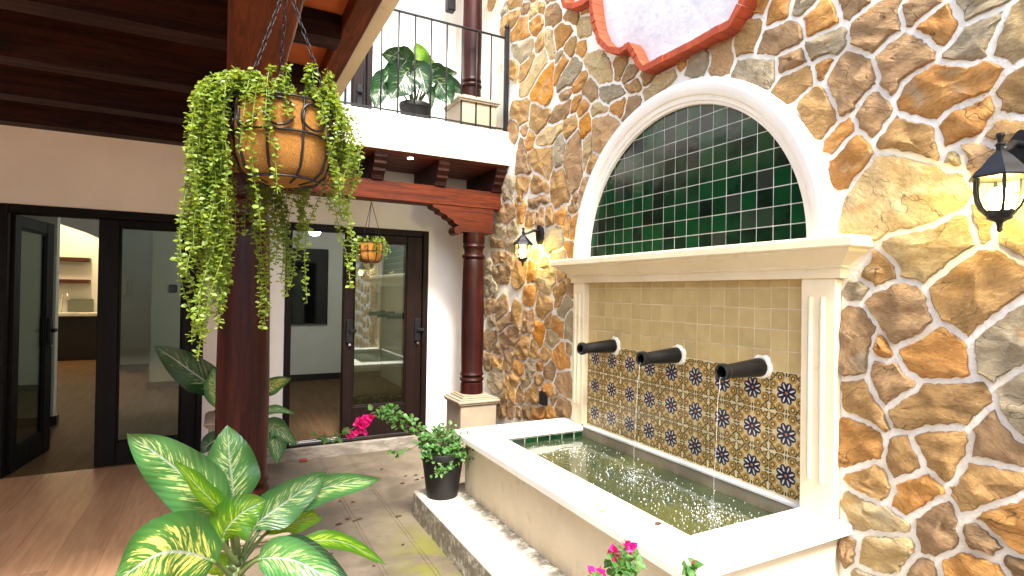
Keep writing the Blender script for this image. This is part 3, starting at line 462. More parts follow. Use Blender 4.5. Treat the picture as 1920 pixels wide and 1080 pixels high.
o 2073 2476 2064 2512 2053 2566 2009 2601 1971 2599 1922 2585 1924 2546 1954 2522 1977 2498 2001 2471 2020 2476
o 1974 2450 1965 2471 1939 2500 1911 2524 1887 2540 1856 2519 1830 2497 1808 2471 1836 2438 1874 2434 1896 2427 1931 2416 1958 2416
O 1947 2385 1912 2394 1885 2403 1855 2410 1816 2415 1799 2364 1792 2313 1788 2293 1794 2264 1817 2260 1847 2248 1873 2239 1897 2230 1909 2283 1939 2327
y 1782 2395 1795 2420 1766 2463 1730 2465 1677 2455 1639 2418 1592 2394 1577 2388 1582 2357 1601 2359 1649 2366 1697 2372 1748 2373 1772 2365
p 2140 2167 2135 2194 2127 2221 2123 2254 2095 2263 2052 2280 2010 2296 1960 2317 1939 2284 1924 2239 1918 2194 1915 2170 1913 2126 1912 2083 1911 2040 1908 1998 1885 1956 1894 1927 1922 1893 1942 1855 1963 1836 1996 1834 2037 1808 2063 1851 2074 1894 2088 1929 2106 1963 2117 1988 2134 2032 2162 2073 2147 2120
y 1875 1989 1884 2036 1885 2078 1886 2120 1887 2162 1893 2203 1868 2212 1829 2226 1787 2243 1783 2219 1776 2174 1775 2129 1770 2102 1802 2076 1825 2046 1847 2015 1866 1977 1867 1969
a 1832 1986 1813 2017 1793 2044 1776 2065 1759 2084 1720 2058 1681 2040 1642 2020 1626 1995 1657 1965 1684 1932 1714 1916 1760 1918 1802 1934 1846 1961 1838 1971
p 1916 1677 1936 1730 1929 1775 1935 1816 1912 1854 1902 1874 1869 1922 1828 1919 1794 1902 1743 1891 1755 1842 1783 1801 1805 1761 1827 1719 1848 1688
b 2030 1763 2032 1740 2017 1785 2004 1794 1977 1812 1956 1813 1956 1773 1970 1736 1953 1748 1989 1737 2035 1697
g 2330 2145 2334 2170 2334 2200 2334 2232 2339 2271 2291 2299 2245 2325 2204 2343 2183 2297 2160 2267 2150 2246 2160 2203 2169 2159 2175 2111 2196 2078 2253 2073 2286 2073 2323 2101
a 2758 2301 2722 2305 2688 2314 2655 2337 2627 2319 2585 2308 2543 2298 2500 2291 2457 2285 2413 2279 2360 2267 2361 2224 2361 2174 2353 2124 2343 2092 2360 2057 2381 2030 2401 1985 2441 2006 2476 2024 2507 2045 2538 2066 2559 2078 2597 2093 2636 2108 2669 2132 2698 2162 2724 2200 2741 2229 2752 2260
o 2850 2445 2819 2462 2804 2481 2788 2503 2763 2517 2722 2488 2682 2462 2646 2432 2639 2427 2669 2393 2683 2343 2709 2337 2745 2327 2782 2323 2804 2365 2824 2402
b 3020 2151 3031 2202 3026 2252 3022 2297 3018 2345 3007 2375 2986 2407 2982 2449 2940 2499 2892 2468 2867 2424 2846 2384 2824 2344 2797 2307 2780 2264 2766 2220 2743 2181 2703 2126 2758 2105 2802 2123 2844 2133 2886 2143 2907 2149 2955 2154
a 2339 1786 2366 1794 2369 1840 2377 1882 2363 1923 2385 1965 2368 1998 2350 2027 2328 2065 2287 2046 2241 2046 2191 2056 2161 2028 2146 1986 2130 1950 2110 1914 2100 1889 2089 1846 2062 1796 2096 1750 2151 1760 2191 1750 2229 1739 2253 1734 2294 1726 2314 1761
a 2690 1922 2716 1977 2700 2048 2651 2084 2590 2063 2562 2049 2520 2021 2480 1995 2437 1975 2396 1940 2390 1922 2398 1898 2410 1870 2449 1889 2484 1898 2513 1905 2531 1909 2577 1908 2627 1909
b 2751 1877 2752 1846 2717 1869 2708 1872 2667 1871 2624 1871 2581 1870 2540 1882 2521 1879 2478 1869 2434 1855 2392 1833 2387 1794 2436 1788 2475 1790 2506 1824 2537 1824 2578 1805 2621 1800 2665 1803 2708 1809 2731 1819 2726 1854
g 3255 1920 3264 1928 3270 1974 3287 2019 3322 2063 3309 2105 3271 2134 3235 2162 3197 2181 3146 2174 3108 2161 3071 2148 3020 2126 3021 2076 3036 2033 3056 1995 3079 1959 3082 1918 3065 1932 3112 1936 3159 1938 3210 1941
a 3017 2017 3002 2044 2995 2080 2985 2119 2946 2129 2931 2126 2894 2117 2854 2108 2815 2099 2777 2084 2722 2072 2748 2012 2770 1975 2797 1940 2866 1965 2870 1910 2885 1872 2904 1869 2946 1896 2994 1902 2981 1888 2977 1929 2973 1979
p 3204 2619 3209 2656 3193 2700 3155 2730 3109 2697 3068 2683 3030 2665 3013 2651 2979 2611 2968 2556 2979 2513 3007 2482 3050 2448 3099 2473 3128 2512 3152 2546 3177 2580
b 2947 2543 2910 2587 2856 2584 2801 2586 2784 2547 2814 2513 2836 2483 2841 2473 2876 2488 2907 2507
g 3432 1816 3457 1863 3463 1903 3468 1938 3472 1980 3450 2016 3398 2037 3344 2055 3321 2025 3303 1985 3292 1947 3289 1938 3298 1892 3339 1871 3359 1862 3387 1847
g 3242 1946 3243 1975 3259 2013 3240 2063 3180 2058 3137 2051 3080 2038 3082 1971 3087 1940 3081 1900 3076 1891 3110 1925 3156 1937 3200 1947
a 2991 1831 3010 1849 2972 1881 2969 1926 2968 1964 2971 1956 2951 2019 2881 2009 2878 1943 2880 1964 2895 1917 2936 1896 2954 1883 2964 1851
b 3403 1747 3423 1786 3388 1817 3355 1833 3334 1844 3293 1865 3254 1896 3205 1902 3178 1901 3134 1891 3097 1872 3045 1879 3023 1825 2997 1809 2994 1756 3028 1740 3078 1729 3125 1714 3172 1689 3199 1700 3243 1710 3285 1724 3308 1730 3352 1740
o 2947 1677 2964 1715 2969 1756 2971 1794 2950 1829 2934 1852 2904 1842 2874 1848 2831 1880 2792 1823 2808 1781 2827 1744 2842 1707 2856 1661 2905 1657
b 2775 1806 2749 1832 2727 1873 2738 1865 2697 1864 2653 1864 2610 1864 2570 1863 2557 1859 2521 1853 2479 1846 2496 1829 2530 1829 2560 1807 2565 1784 2607 1773 2653 1775 2699 1780 2722 1785
a 2822 1630 2827 1681 2809 1716 2797 1746 2779 1785 2729 1758 2685 1751 2654 1750 2635 1719 2636 1684 2636 1634 2684 1613 2726 1602 2768 1604
p 2615 1633 2611 1671 2608 1706 2613 1748 2573 1751 2535 1779 2485 1766 2467 1733 2473 1694 2475 1659 2469 1614 2497 1567 2553 1577 2586 1597
a 2445 1619 2448 1651 2446 1689 2441 1726 2439 1763 2396 1767 2361 1766 2351 1761 2325 1730 2323 1691 2318 1652 2309 1614 2324 1599 2365 1593 2392 1590 2429 1585
g 2420 1361 2452 1408 2450 1465 2446 1509 2427 1563 2382 1564 2336 1569 2291 1581 2245 1567 2223 1562 2178 1549 2166 1504 2161 1485 2143 1440 2169 1403 2199 1390 2233 1385 2264 1378 2286 1376 2326 1372 2365 1345
o 2253 1597 2281 1600 2287 1639 2293 1674 2299 1705 2252 1707 2212 1716 2173 1727 2143 1734 2118 1700 2106 1673 2127 1633 2152 1597 2166 1568 2211 1587
b 2085 1679 2098 1716 2045 1730 2030 1744 2008 1760 1988 1780 1996 1787 1982 1761 1980 1732 1981 1723 1953 1674 1996 1652 2043 1657
a 2133 1478 2136 1497 2148 1536 2135 1572 2121 1593 2105 1616 2087 1655 2046 1628 2062 1573 2068 1524 2073 1501 2075 1455 2105 1460
o 2051 1453 2048 1481 2040 1525 2035 1571 2030 1609 1975 1633 1934 1649 1872 1617 1883 1569 1896 1531 1902 1493 1909 1454 1914 1426 1954 1431 1974 1433 2009 1447
o 2147 1399 2119 1438 2081 1431 2049 1429 2025 1423 1980 1406 1929 1403 1925 1377 1923 1350 1928 1321 1935 1286 1976 1280 2013 1286 2056 1284 2091 1321 2103 1365
g 3441 1598 3471 1604 3485 1649 3485 1698 3457 1730 3408 1726 3370 1715 3331 1708 3308 1702 3273 1691 3238 1681 3198 1673 3197 1644 3195 1607 3187 1565 3215 1541 3262 1563 3306 1572 3352 1579 3397 1586
g 3152 1549 3165 1575 3168 1613 3171 1651 3155 1671 3115 1689 3073 1702 3030 1712 2991 1724 2976 1674 2943 1642 2929 1582 2980 1560 3026 1559 3067 1557 3107 1554
g 3213 1442 3216 1462 3207 1512 3158 1527 3128 1525 3079 1529 3033 1532 2983 1533 2935 1547 2907 1504 2886 1457 2906 1401 2950 1379 2990 1369 3023 1389 3072 1402 3119 1417 3165 1431
b 3512 1466 3548 1482 3552 1526 3552 1572 3517 1602 3468 1578 3426 1565 3384 1557 3342 1550 3300 1543 3258 1533 3229 1524 3240 1474 3253 1448 3299 1456 3341 1459 3383 1463 3425 1466 3467 1469
p 3482 1302 3491 1327 3509 1359 3545 1383 3545 1435 3507 1441 3457 1442 3408 1438 3358 1434 3309 1430 3260 1424 3211 1414 3186 1409 3147 1398 3107 1385 3068 1373 3018 1360 3009 1315 3036 1279 3057 1235 3101 1243 3143 1272 3184 1288 3227 1301 3251 1306 3296 1313 3342 1310 3388 1308 3434 1305
b 3451 1163 3470 1182 3478 1224 3473 1276 3432 1278 3385 1281 3340 1283 3294 1285 3274 1283 3229 1273 3184 1259 3142 1241 3116 1227 3101 1173 3123 1116 3172 1086 3231 1091 3276 1096 3321 1102 3366 1115 3407 1143
a 3045 1081 3068 1131 3057 1188 3034 1228 3009 1271 2989 1300 2967 1339 2933 1357 2887 1378 2833 1367 2795 1326 2767 1289 2768 1236 2771 1208 2784 1177 2800 1149 2807 1115 2839 1088 2871 1068 2912 1043 2960 1040 3001 1058
o 2750 1097 2781 1130 2755 1175 2741 1214 2746 1266 2719 1312 2661 1294 2618 1273 2596 1266 2579 1214 2603 1170 2611 1118 2647 1105 2697 1108
y 2573 1081 2591 1110 2580 1147 2570 1183 2549 1218 2492 1204 2443 1210 2420 1212 2385 1216 2353 1253 2302 1251 2261 1233 2259 1190 2259 1158 2263 1137 2267 1091 2309 1072 2328 1058 2337 1023 2364 996 2388 1005 2435 1011 2482 1019 2506 1026 2549 1041
b 2238 1126 2233 1147 2234 1192 2206 1234 2156 1230 2104 1221 2092 1177 2096 1142 2107 1126 2147 1128 2182 1114 2214 1102 2224 1096
a 2314 1035 2282 1054 2251 1075 2214 1074 2190 1082 2163 1093 2139 1102 2129 1106 2114 1074 2109 1039 2109 1019 2146 994 2153 990 2185 963 2223 921 2251 977 2291 990 2296 1011
g 3720 1001 3731 1033 3733 1083 3734 1136 3706 1164 3657 1173 3614 1183 3570 1193 3545 1189 3498 1188 3478 1149 3445 1129 3404 1111 3365 1086 3362 1026 3399 978 3461 991 3509 997 3551 984 3593 967 3637 953 3668 943 3699 971
g 3726 1182 3760 1212 3755 1261 3750 1300 3742 1346 3708 1374 3656 1372 3613 1370 3565 1373 3527 1340 3519 1322 3497 1286 3499 1241 3517 1211 3572 1220 3621 1210 3670 1198
y 2689 1333 2657 1396 2579 1411 2526 1368 2542 1304 2577 1279 2613 1300 2630 1307
y 2311 1278 2353 1314 2317 1346 2301 1347 2259 1351 2223 1359 2196 1364 2155 1373 2120 1343 2115 1290 2171 1272 2213 1273 2253 1273
b 2088 1011 2082 1042 2089 1081 2083 1121 2075 1133 2026 1126 2013 1113 1979 1075 1973 1026 1969 970 2010 963 2046 989
y 2522 1234 2561 1249 2523 1284 2497 1327 2443 1330 2393 1299 2382 1248 2396 1241 2438 1237 2480 1232
b 3663 740 3695 784 3692 828 3689 862 3684 902 3654 923 3609 932 3570 947 3531 962 3492 972 3482 971 3428 955 3418 904 3423 861 3421 810 3455 793 3507 792 3556 783 3605 773
b 3360 736 3387 762 3399 803 3395 839 3398 884 3379 929 3332 952 3295 970 3257 988 3202 1010 3145 982 3128 927 3118 885 3134 836 3164 817 3204 796 3244 778 3285 761 3308 752
a 3019 720 3023 756 3039 805 3052 854 3040 917 2984 950 2928 931 2891 914 2848 882 2858 838 2860 791 2865 747 2870 703 2882 662 2932 689 2971 708
o 2795 889 2841 903 2840 957 2831 993 2820 1037 2794 1073 2749 1071 2714 1077 2688 1081 2649 1078 2602 1083 2582 1047 2589 1001 2598 961 2607 936 2636 895 2684 881 2704 880 2749 882
a 2579 813 2583 835 2602 874 2590 913 2573 948 2566 987 2550 1019 2508 997 2470 990 2432 984 2395 979 2374 977 2322 942 2310 871 2357 848 2399 826 2433 797 2472 772 2494 778 2541 785
a 2287 990 2283 1009 2274 1031 2264 1036 2221 1049 2177 1060 2132 1052 2135 1038 2142 1016 2148 995 2151 986 2172 947 2191 906 2208 891 2274 887 2257 957
g 2197 816 2227 859 2172 886 2152 919 2142 934 2126 955 2101 991 2066 970 2040 950 2003 936 2006 897 2053 881 2084 854 2110 825 2122 795 2159 806
p 2840 729 2837 753 2833 797 2830 844 2805 866 2760 856 2718 853 2676 855 2631 874 2617 846 2599 801 2597 754 2607 736 2635 699 2657 653 2690 639 2736 646 2776 638 2824 620 2865 646 2845 693
O 2639 641 2618 674 2597 704 2577 731 2569 769 2517 753 2473 749 2454 740 2440 708 2422 674 2438 649 2450 610 2459 570 2487 538 2512 520 2534 544 2553 560 2568 574 2607 600
a 2424 728 2430 738 2421 775 2391 798 2361 817 2326 833 2340 778 2347 734 2350 708 2393 703
o 2314 703 2321 725 2315 768 2311 810 2256 822 2217 801 2181 783 2134 777 2135 744 2136 706 2141 684 2151 632 2196 662 2216 667 2248 679 2280 692
y 2429 585 2420 617 2404 658 2387 682 2342 688 2302 670 2279 663 2239 646 2196 633 2196 617 2228 595 2261 572 2295 551 2321 544 2355 560 2386 577
b 3312 509 3338 565 3280 595 3237 611 3198 632 3159 652 3137 660 3092 672 3046 680 2999 689 2970 678 2936 661 2903 645 2862 617 2882 578 2919 548 2955 521 2989 487 3013 458 3065 473 3112 466 3160 457 3195 442 3225 483 3259 504
a 2981 460 2951 488 2912 520 2874 547 2847 592 2796 602 2748 617 2706 620 2695 573 2707 537 2713 501 2718 476 2720 434 2747 401 2765 395 2806 381 2848 384 2891 390 2921 396 2967 409
a 2693 424 2695 442 2688 488 2679 538 2671 575 2634 593 2606 567 2588 555 2562 532 2533 507 2521 483 2523 430 2554 426 2600 417 2646 422
a 2501 453 2498 476 2481 509 2454 531 2432 564 2399 553 2362 533 2314 518 2319 478 2353 449 2383 422 2399 408 2432 405 2463 425 2478 433
o 2291 495 2290 527 2253 544 2224 565 2194 584 2173 605 2122 604 2116 556 2107 533 2085 504 2046 487 2023 443 2039 400 2091 398 2129 385 2169 374 2194 368 2228 394 2260 421 2284 438 2299 464
b 3279 622 3323 604 3359 636 3374 682 3348 715 3297 727 3251 746 3205 766 3160 787 3116 824 3068 827 3058 778 3048 741 3037 706 3088 700 3128 690 3168 678 3189 667 3232 644
b 3733 490 3728 524 3708 558 3687 592 3656 611 3602 634 3550 610 3501 613 3445 627 3395 611 3363 549 3384 498 3432 470 3460 435 3493 394 3534 395 3583 398 3629 403 3682 393 3714 418 3725 455
g 3620 710 3600 747 3558 754 3523 762 3487 766 3465 766 3420 775 3391 732 3398 683 3438 651 3477 646 3519 638 3560 638 3591 672
b 3455 386 3429 436 3392 463 3358 489 3315 485 3270 479 3248 466 3225 444 3207 413 3224 373 3282 378 3331 373 3350 375 3391 385
a 3449 230 3451 263 3449 307 3458 351 3422 364 3381 354 3342 346 3304 349 3263 351 3233 340 3234 296 3218 248 3255 221 3302 235 3343 233 3389 228 3413 226
b 3200 266 3207 301 3212 354 3186 399 3168 427 3120 437 3073 445 3036 443 2997 402 3010 349 3026 318 3026 276 3060 257 3082 219 3127 211 3176 224
o 3001 272 3002 302 2985 344 2953 384 2915 367 2878 361 2843 356 2801 357 2803 325 2798 297 2799 265 2827 252 2853 233 2885 238 2904 241 2951 254
g 2775 302 2776 330 2760 370 2737 376 2703 402 2661 395 2621 392 2583 392 2595 345 2586 306 2615 273 2626 243 2657 236 2687 241 2701 248 2738 274
o 2566 315 2567 355 2557 400 2528 404 2495 414 2465 395 2449 391 2456 360 2465 331 2483 317 2520 317
b 2443 302 2442 321 2429 368 2384 385 2351 413 2332 435 2297 415 2268 392 2244 374 2247 344 2257 317 2268 296 2293 260 2333 269 2370 267 2401 263 2419 288
a 3034 143 3073 186 3046 232 3016 253 2970 232 2926 218 2882 210 2873 195 2889 158 2915 131 2950 104 2981 124 3009 136
y 2852 182 2842 215 2801 235 2761 262 2738 240 2701 217 2651 212 2666 195 2693 174 2724 156 2755 135 2787 125 2817 156
a 2584 213 2604 239 2579 278 2550 291 2510 289 2472 295 2440 269 2421 253 2460 225 2490 187 2525 180 2557 194
o 2454 141 2467 181 2440 207 2415 226 2392 238 2359 241 2321 241 2273 220 2306 165 2321 124 2370 117 2409 112
a 2765 100 2735 116 2702 137 2669 157 2639 185 2608 203 2570 170 2528 155 2485 142 2438 106 2444 47 2495 36 2529 23 2563 12 2587 7 2637 -3 2684 13 2740 12 2752 47
b 2272 253 2243 286 2230 311 2222 344 2190 342 2151 351 2115 361 2075 374 2036 373 2013 329 1992 288 1986 256 1989 213 1994 162 2034 159 2079 169 2122 181 2170 180 2192 199 2229 222
b 2877 -39 2910 -28 2907 28 2921 82 2884 128 2850 152 2813 115 2783 80 2780 55 2774 8 2811 -21 2821 -42 2850 -40
a 3152 2 3173 23 3202 60 3197 106 3203 152 3188 205 3127 185 3084 163 3053 122 3013 109 2996 101 2946 79 2934 29 2933 -20 2947 -53 2989 -36 3025 -33 3063 -30 3089 -33 3127 -32
g 3547 3 3572 36 3575 84 3576 133 3545 159 3497 171 3461 209 3410 199 3364 204 3318 208 3293 206 3243 197 3228 148 3225 117 3225 67 3242 18 3278 7 3320 -17 3362 -23 3404 -30 3435 -28 3471 -19 3505 -9
b 3316 -218 3336 -184 3333 -137 3331 -97 3332 -48 3293 -30 3246 -11 3195 12 3169 -20 3139 -54 3141 -94 3138 -132 3139 -174 3141 -212 3178 -233 3214 -250 3251 -251 3283 -236
b 3088 -226 3118 -195 3111 -151 3112 -117 3117 -71 3077 -57 3026 -60 2978 -66 2952 -75 2969 -113 2978 -147 2984 -188 3013 -213 3048 -220
b 2803 -168 2814 -130 2808 -95 2809 -60 2785 -32 2774 -19 2726 -12 2675 -17 2648 -36 2656 -71 2659 -101 2661 -139 2710 -152 2751 -160
o 2638 -131 2632 -96 2627 -62 2622 -21 2587 -21 2549 -12 2513 0 2474 14 2438 26 2410 -1 2405 -38 2400 -59 2437 -95 2483 -114 2511 -121 2550 -126 2588 -131
o 2380 -77 2377 -43 2389 13 2354 55 2288 47 2242 5 2223 -31 2247 -58 2292 -67 2332 -75
b 2211 -10 2214 13 2252 45 2223 83 2204 114 2196 125 2182 156 2148 154 2123 154 2075 140 2020 135 1993 105 1999 68 2008 33 2037 6 2083 -4 2123 -11 2165 -20
b 2934 -182 2954 -146 2938 -112 2931 -79 2906 -53 2874 -68 2845 -66 2835 -87 2841 -115 2833 -152 2860 -180 2896 -183
b 2269 61 2310 100 2285 142 2273 174 2244 203 2204 174 2207 158 2234 116 2243 103
g 2115 628 2116 673 2107 719 2109 765 2089 807 2078 821 2052 847 2023 867 2018 874 1986 836 1981 788 1977 744 1973 699 1969 645 2005 613 2056 636
b 2082 545 2089 560 2097 611 2055 608 2014 589 2005 552 2024 502 2057 517
b 3661 176 3690 210 3688 262 3685 305 3680 356 3642 376 3590 372 3544 368 3482 374 3478 322 3478 279 3472 238 3499 201 3529 191 3570 171 3612 172
"""
# ------------------------------------------------------------------ mesh helpers
class MB:
    def __init__(s): s.v, s.f, s.uv = [], [], {}
    def add(s, vs, fs):
        o = len(s.v); s.v += [tuple(p) for p in vs]; s.f += [tuple(o+i for i in f) for f in fs]; return s
    def box(s, x0, x1, y0, y1, z0, z1):
        x0, x1 = sorted((x0, x1)); y0, y1 = sorted((y0, y1)); z0, z1 = sorted((z0, z1))
        return s.add([(x0,y0,z0),(x1,y0,z0),(x1,y1,z0),(x0,y1,z0),(x0,y0,z1),(x1,y0,z1),(x1,y1,z1),(x0,y1,z1)],
                     [(0,3,2,1),(4,5,6,7),(0,1,5,4),(1,2,6,5),(2,3,7,6),(3,0,4,7)])
    def bbox(s, x0, x1, y0, y1, z0, z1, b=0.006):      # box with chamfered edges
        x0, x1 = sorted((x0, x1)); y0, y1 = sorted((y0, y1)); z0, z1 = sorted((z0, z1))
        c = [((x0+x1)/2), ((y0+y1)/2), ((z0+z1)/2)]; h = [(x1-x0)/2, (y1-y0)/2, (z1-z0)/2]; b = min(b, min(h)*0.6)
        vs, idx = [], {}
        for sx in (-1, 1):
            for sy in (-1, 1):
                for sz in (-1, 1):
                    for ax in range(3):
                        p = [c[i] + sg*(h[i] - (0 if i == ax else b)) for i, sg in enumerate((sx, sy, sz))]
                        idx[(sx, sy, sz, ax)] = len(vs); vs.append(p)
        fs = []
        for ax in range(3):
            o = [i for i in range(3) if i != ax]
            for sg in (-1, 1):
                q = []
                for a, b2 in ((-1,-1),(1,-1),(1,1),(-1,1)):
                    k = [0,0,0]; k[ax] = sg; k[o[0]] = a; k[o[1]] = b2; q.append(idx[(*k, ax)])
                fs.append(q)
            for a in (-1, 1):
                for b2 in (-1, 1):
                    k0 = [0,0,0]; k0[o[0]] = a; k0[o[1]] = b2; k1 = list(k0); k0[ax] = -1; k1[ax] = 1
                    fs.append([idx[(*k0, o[0])], idx[(*k1, o[0])], idx[(*k1, o[1])], idx[(*k0, o[1])]])
        for sx in (-1, 1):
            for sy in (-1, 1):
                for sz in (-1, 1): fs.append([idx[(sx, sy, sz, a)] for a in range(3)])
        return s.add(vs, fs)
    def lathe(s, prof, c=(0, 0, 0), n=24, a0=0.0, cap=True):
        vs, fs = [], []
        for r, z in prof:
            for i in range(n):
                a = a0 + 2*pi*i/n; vs.append((c[0]+r*cos(a), c[1]+r*sin(a), c[2]+z))
        for j in range(len(prof)-1):
            for i in range(n): fs.append((j*n+i, j*n+(i+1) % n, (j+1)*n+(i+1) % n, (j+1)*n+i))
        if cap: fs += [tuple(range(n))[::-1], tuple((len(prof)-1)*n+i for i in range(n))]
        return s.add(vs, fs)
    def tube(s, pts, r, n=8, cap=True):
        pts = [Vector(p) for p in pts]; L = len(pts); rs = r if isinstance(r, (list, tuple)) else [r]*L
        vs, fs = [], []; up = None
        for i, p in enumerate(pts):
            t = (pts[min(i+1, L-1)] - pts[max(i-1, 0)]).normalized()
            if up is None: up = t.orthogonal().normalized()
            up = (up - t*up.dot(t)); up = up.normalized() if up.length > 1e-6 else t.orthogonal().normalized()
            b = t.cross(up)
            for k in range(n): a = 2*pi*k/n; vs.append(p + (up*cos(a) + b*sin(a))*rs[i])
        for j in range(L-1):
            for k in range(n): fs.append((j*n+k, j*n+(k+1) % n, (j+1)*n+(k+1) % n, (j+1)*n+k))
        if cap: fs += [tuple(range(n))[::-1], tuple((L-1)*n+k for k in range(n))]
        return s.add(vs, fs)
    def prism(s, poly, axis, a, b):        # poly in the two other axes (order xyz without axis)
        def P(q, d):
            q = list(q); q.insert('xyz'.index(axis), d); return tuple(q)
        n = len(poly)
        return s.add([P(q, a) for q in poly] + [P(q, b) for q in poly],
                     [tuple(range(n)), tuple(range(2*n-1, n-1, -1))] + [(i, n+i, n+(i+1) % n, (i+1) % n) for i in range(n)])
    def build(s, name, mat, parent=None, smooth=False, loc=None, uvs=None, recalc=True):
        me = bpy.data.meshes.new(name); vs = s.v
        if loc is not None: vs = [(p[0]-loc[0], p[1]-loc[1], p[2]-loc[2]) for p in vs]
        me.from_pydata(vs, [], s.f); me.materials.append(mat if not isinstance(mat, str) else M[mat])
        if uvs is not None:
            l = me.uv_layers.new(name='UVMap')
            for i, lp in enumerate(me.loops): l.data[i].uv = uvs[lp.vertex_index]
        if recalc:
            import bmesh
            b = bmesh.new(); b.from_mesh(me); bmesh.ops.recalc_face_normals(b, faces=b.faces); b.to_mesh(me); b.free()
        if smooth is True:
            for p in me.polygons: p.use_smooth = True
        elif smooth:
            me.shade_smooth() if hasattr(me, 'shade_smooth') else None
            try: me.set_sharp_from_angle(angle=radians(smooth))
            except Exception: pass
        o = bpy.data.objects.new(name, me); COL.objects.link(o)
        if loc is not None: o.location = loc
        if parent is not None:
            o.parent = parent; 
            if loc is None and parent.location.length > 0 or loc is not None: o.matrix_parent_inverse = Matrix.Translation(-parent.location)
        return o
def tag(o, label=None, cat=None, group=None, kind=None):
    for k, x in (('label', label), ('category', cat), ('group', group), ('kind', kind)):
        if x: o[k] = x
    return o
def thing(name, label, cat, loc, group=None):
    o = bpy.data.objects.new(name, None); o.empty_display_size = 0.1; COL.objects.link(o); o.location = loc
    return tag(o, label, cat, group)
def copy_part(o, parent, loc=None):
    c = o.copy(); COL.objects.link(c); c.parent = parent; c.matrix_parent_inverse = o.matrix_parent_inverse.copy()
    if loc is not None: c.location = loc
    return c
def catmull(P, n):
    P = [Vector(p) for p in P]; P = [P[0]*2-P[1]] + P + [P[-1]*2-P[-2]]; out = []
    for i in range(1, len(P)-2):
        for k in range(n):
            t = k/n; a, b, c, d = P[i-1:i+3]
            out.append(0.5*((2*b) + (c-a)*t + (2*a-5*b+4*c-d)*t*t + (3*b-a-3*c+d)*t**3))
    out.append(P[-2]); return out
RND = random.Random(11)

# ------------------------------------------------------------------ ground, floors
ZG, ZF = -0.62, -0.50
g = MB().box(-12, 8, -14, 16, ZG-0.5, ZG-0.02).build('ground', 'concrete'); tag(g, kind='structure')
cf = MB().box(-2.64, 0.0, -7.0, 3.92, ZG-0.06, ZG-0.0035).build('courtyard_floor', 'concrete'); tag(cf, kind='structure')
xs = [(-2.64, -1.672), (-1.669, -1.648), (-1.645, -1.401), (-1.398, -1.377), (-1.374, 0.0)]
ys = [-7.0, -3.0, 0.4, 3.92]
for a, b in xs:
    for c, d in zip(ys, ys[1:]):
        MB().bbox(a+0.0012, b-0.0012, c+0.0012, d-0.0012, ZG-0.05, ZG, 0.0012).build('slab', 'concrete', cf)
st = MB().bbox(-2.62, -0.45, 3.90, 3.975, ZG-0.05, ZF-0.006, 0.008).build('door_step', 'riser'); tag(st, kind='structure')
pf = MB().box(-5.3, -2.642, -7.0, 3.95, ZG-0.1, ZF-0.008).build('porch_floor', 'riser'); tag(pf, kind='structure')
x = -5.3
while x < -2.66:
    x1 = min(x + 0.222, -2.640); y = -7.0 + RND.random()*1.0
    yy = [-7.0]
    while y < 3.95: yy.append(y); y += 1.2
    yy.append(3.95)
    for c, d in zip(yy, yy[1:]):
        if d-c > 0.05 and d > -1.8: MB().bbox(x+0.0004, x1-0.0004, c+0.0004, d-0.0004, ZF-0.012, ZF, 0.0008).build('plank', 'plank', pf)
    x = x1 + 0.0
pc = MB().bbox(-2.655, -2.625, -7.0, 3.95, ZG-0.05, ZF-0.004, 0.004).build('porch_kerb', 'white'); tag(pc, kind='structure')
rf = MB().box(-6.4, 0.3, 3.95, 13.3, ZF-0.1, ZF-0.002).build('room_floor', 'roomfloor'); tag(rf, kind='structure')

# ------------------------------------------------------------------ house walls
YB = 3.96
hw = MB()
for a, b, z0, z1 in ((-6.2, -4.062, ZG, 2.40), (-2.655, -1.985, ZG, 2.40), (-0.562, 0.0, ZG, 2.40), (-4.062, -2.655, 1.648, 2.40), (-1.985, -0.562, 1.652, 2.40)):
    hw.box(a, b, YB, YB+0.16, z0, z1)
tag(hw.build('house_wall', 'white'), 'white plaster house wall around the two dark ground floor doors', 'wall')
uw = MB()
for a, b, z0, z1 in ((-6.2, -2.45, 2.5, 4.9), (-1.19, -0.59, 2.5, 4.9), (-0.31, 0.0, 2.5, 4.9), (-2.45, -1.19, 4.55, 4.9)): uw.box(a, b, YB+0.02, YB+0.18, z0, z1)
uw.box(-0.59, -0.31, YB-0.06, YB+0.2, 2.5, 4.9)
tag(uw.build('upper_wall', 'white'), 'pale plaster wall of the upper storey behind the balcony plant', 'wall')
ur = MB().bbox(-6.2, 0.0, 3.05, 8, 4.9, 5.05).build('added_shade_roof', 'white'); tag(ur, 'unseen flat white slab added to shade the upper storey wall', 'roof')  # roof out of view, added to keep the upper wall in shade
# rooms behind the doors
rw = MB()
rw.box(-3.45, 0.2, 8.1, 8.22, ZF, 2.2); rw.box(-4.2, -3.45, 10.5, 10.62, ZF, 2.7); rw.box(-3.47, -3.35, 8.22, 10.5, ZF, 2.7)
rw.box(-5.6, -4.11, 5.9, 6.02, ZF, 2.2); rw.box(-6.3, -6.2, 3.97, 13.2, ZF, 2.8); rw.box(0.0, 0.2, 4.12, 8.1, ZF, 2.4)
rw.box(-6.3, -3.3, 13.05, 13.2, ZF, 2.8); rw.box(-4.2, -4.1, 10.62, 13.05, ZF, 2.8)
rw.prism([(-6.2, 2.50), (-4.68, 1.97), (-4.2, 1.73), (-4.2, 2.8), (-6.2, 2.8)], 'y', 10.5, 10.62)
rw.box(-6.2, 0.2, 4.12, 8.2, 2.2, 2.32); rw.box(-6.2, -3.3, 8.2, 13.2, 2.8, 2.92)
tag(rw.build('room_walls', 'ceilwhite'), 'grey white inner walls of the rooms seen through the doors', 'wall')
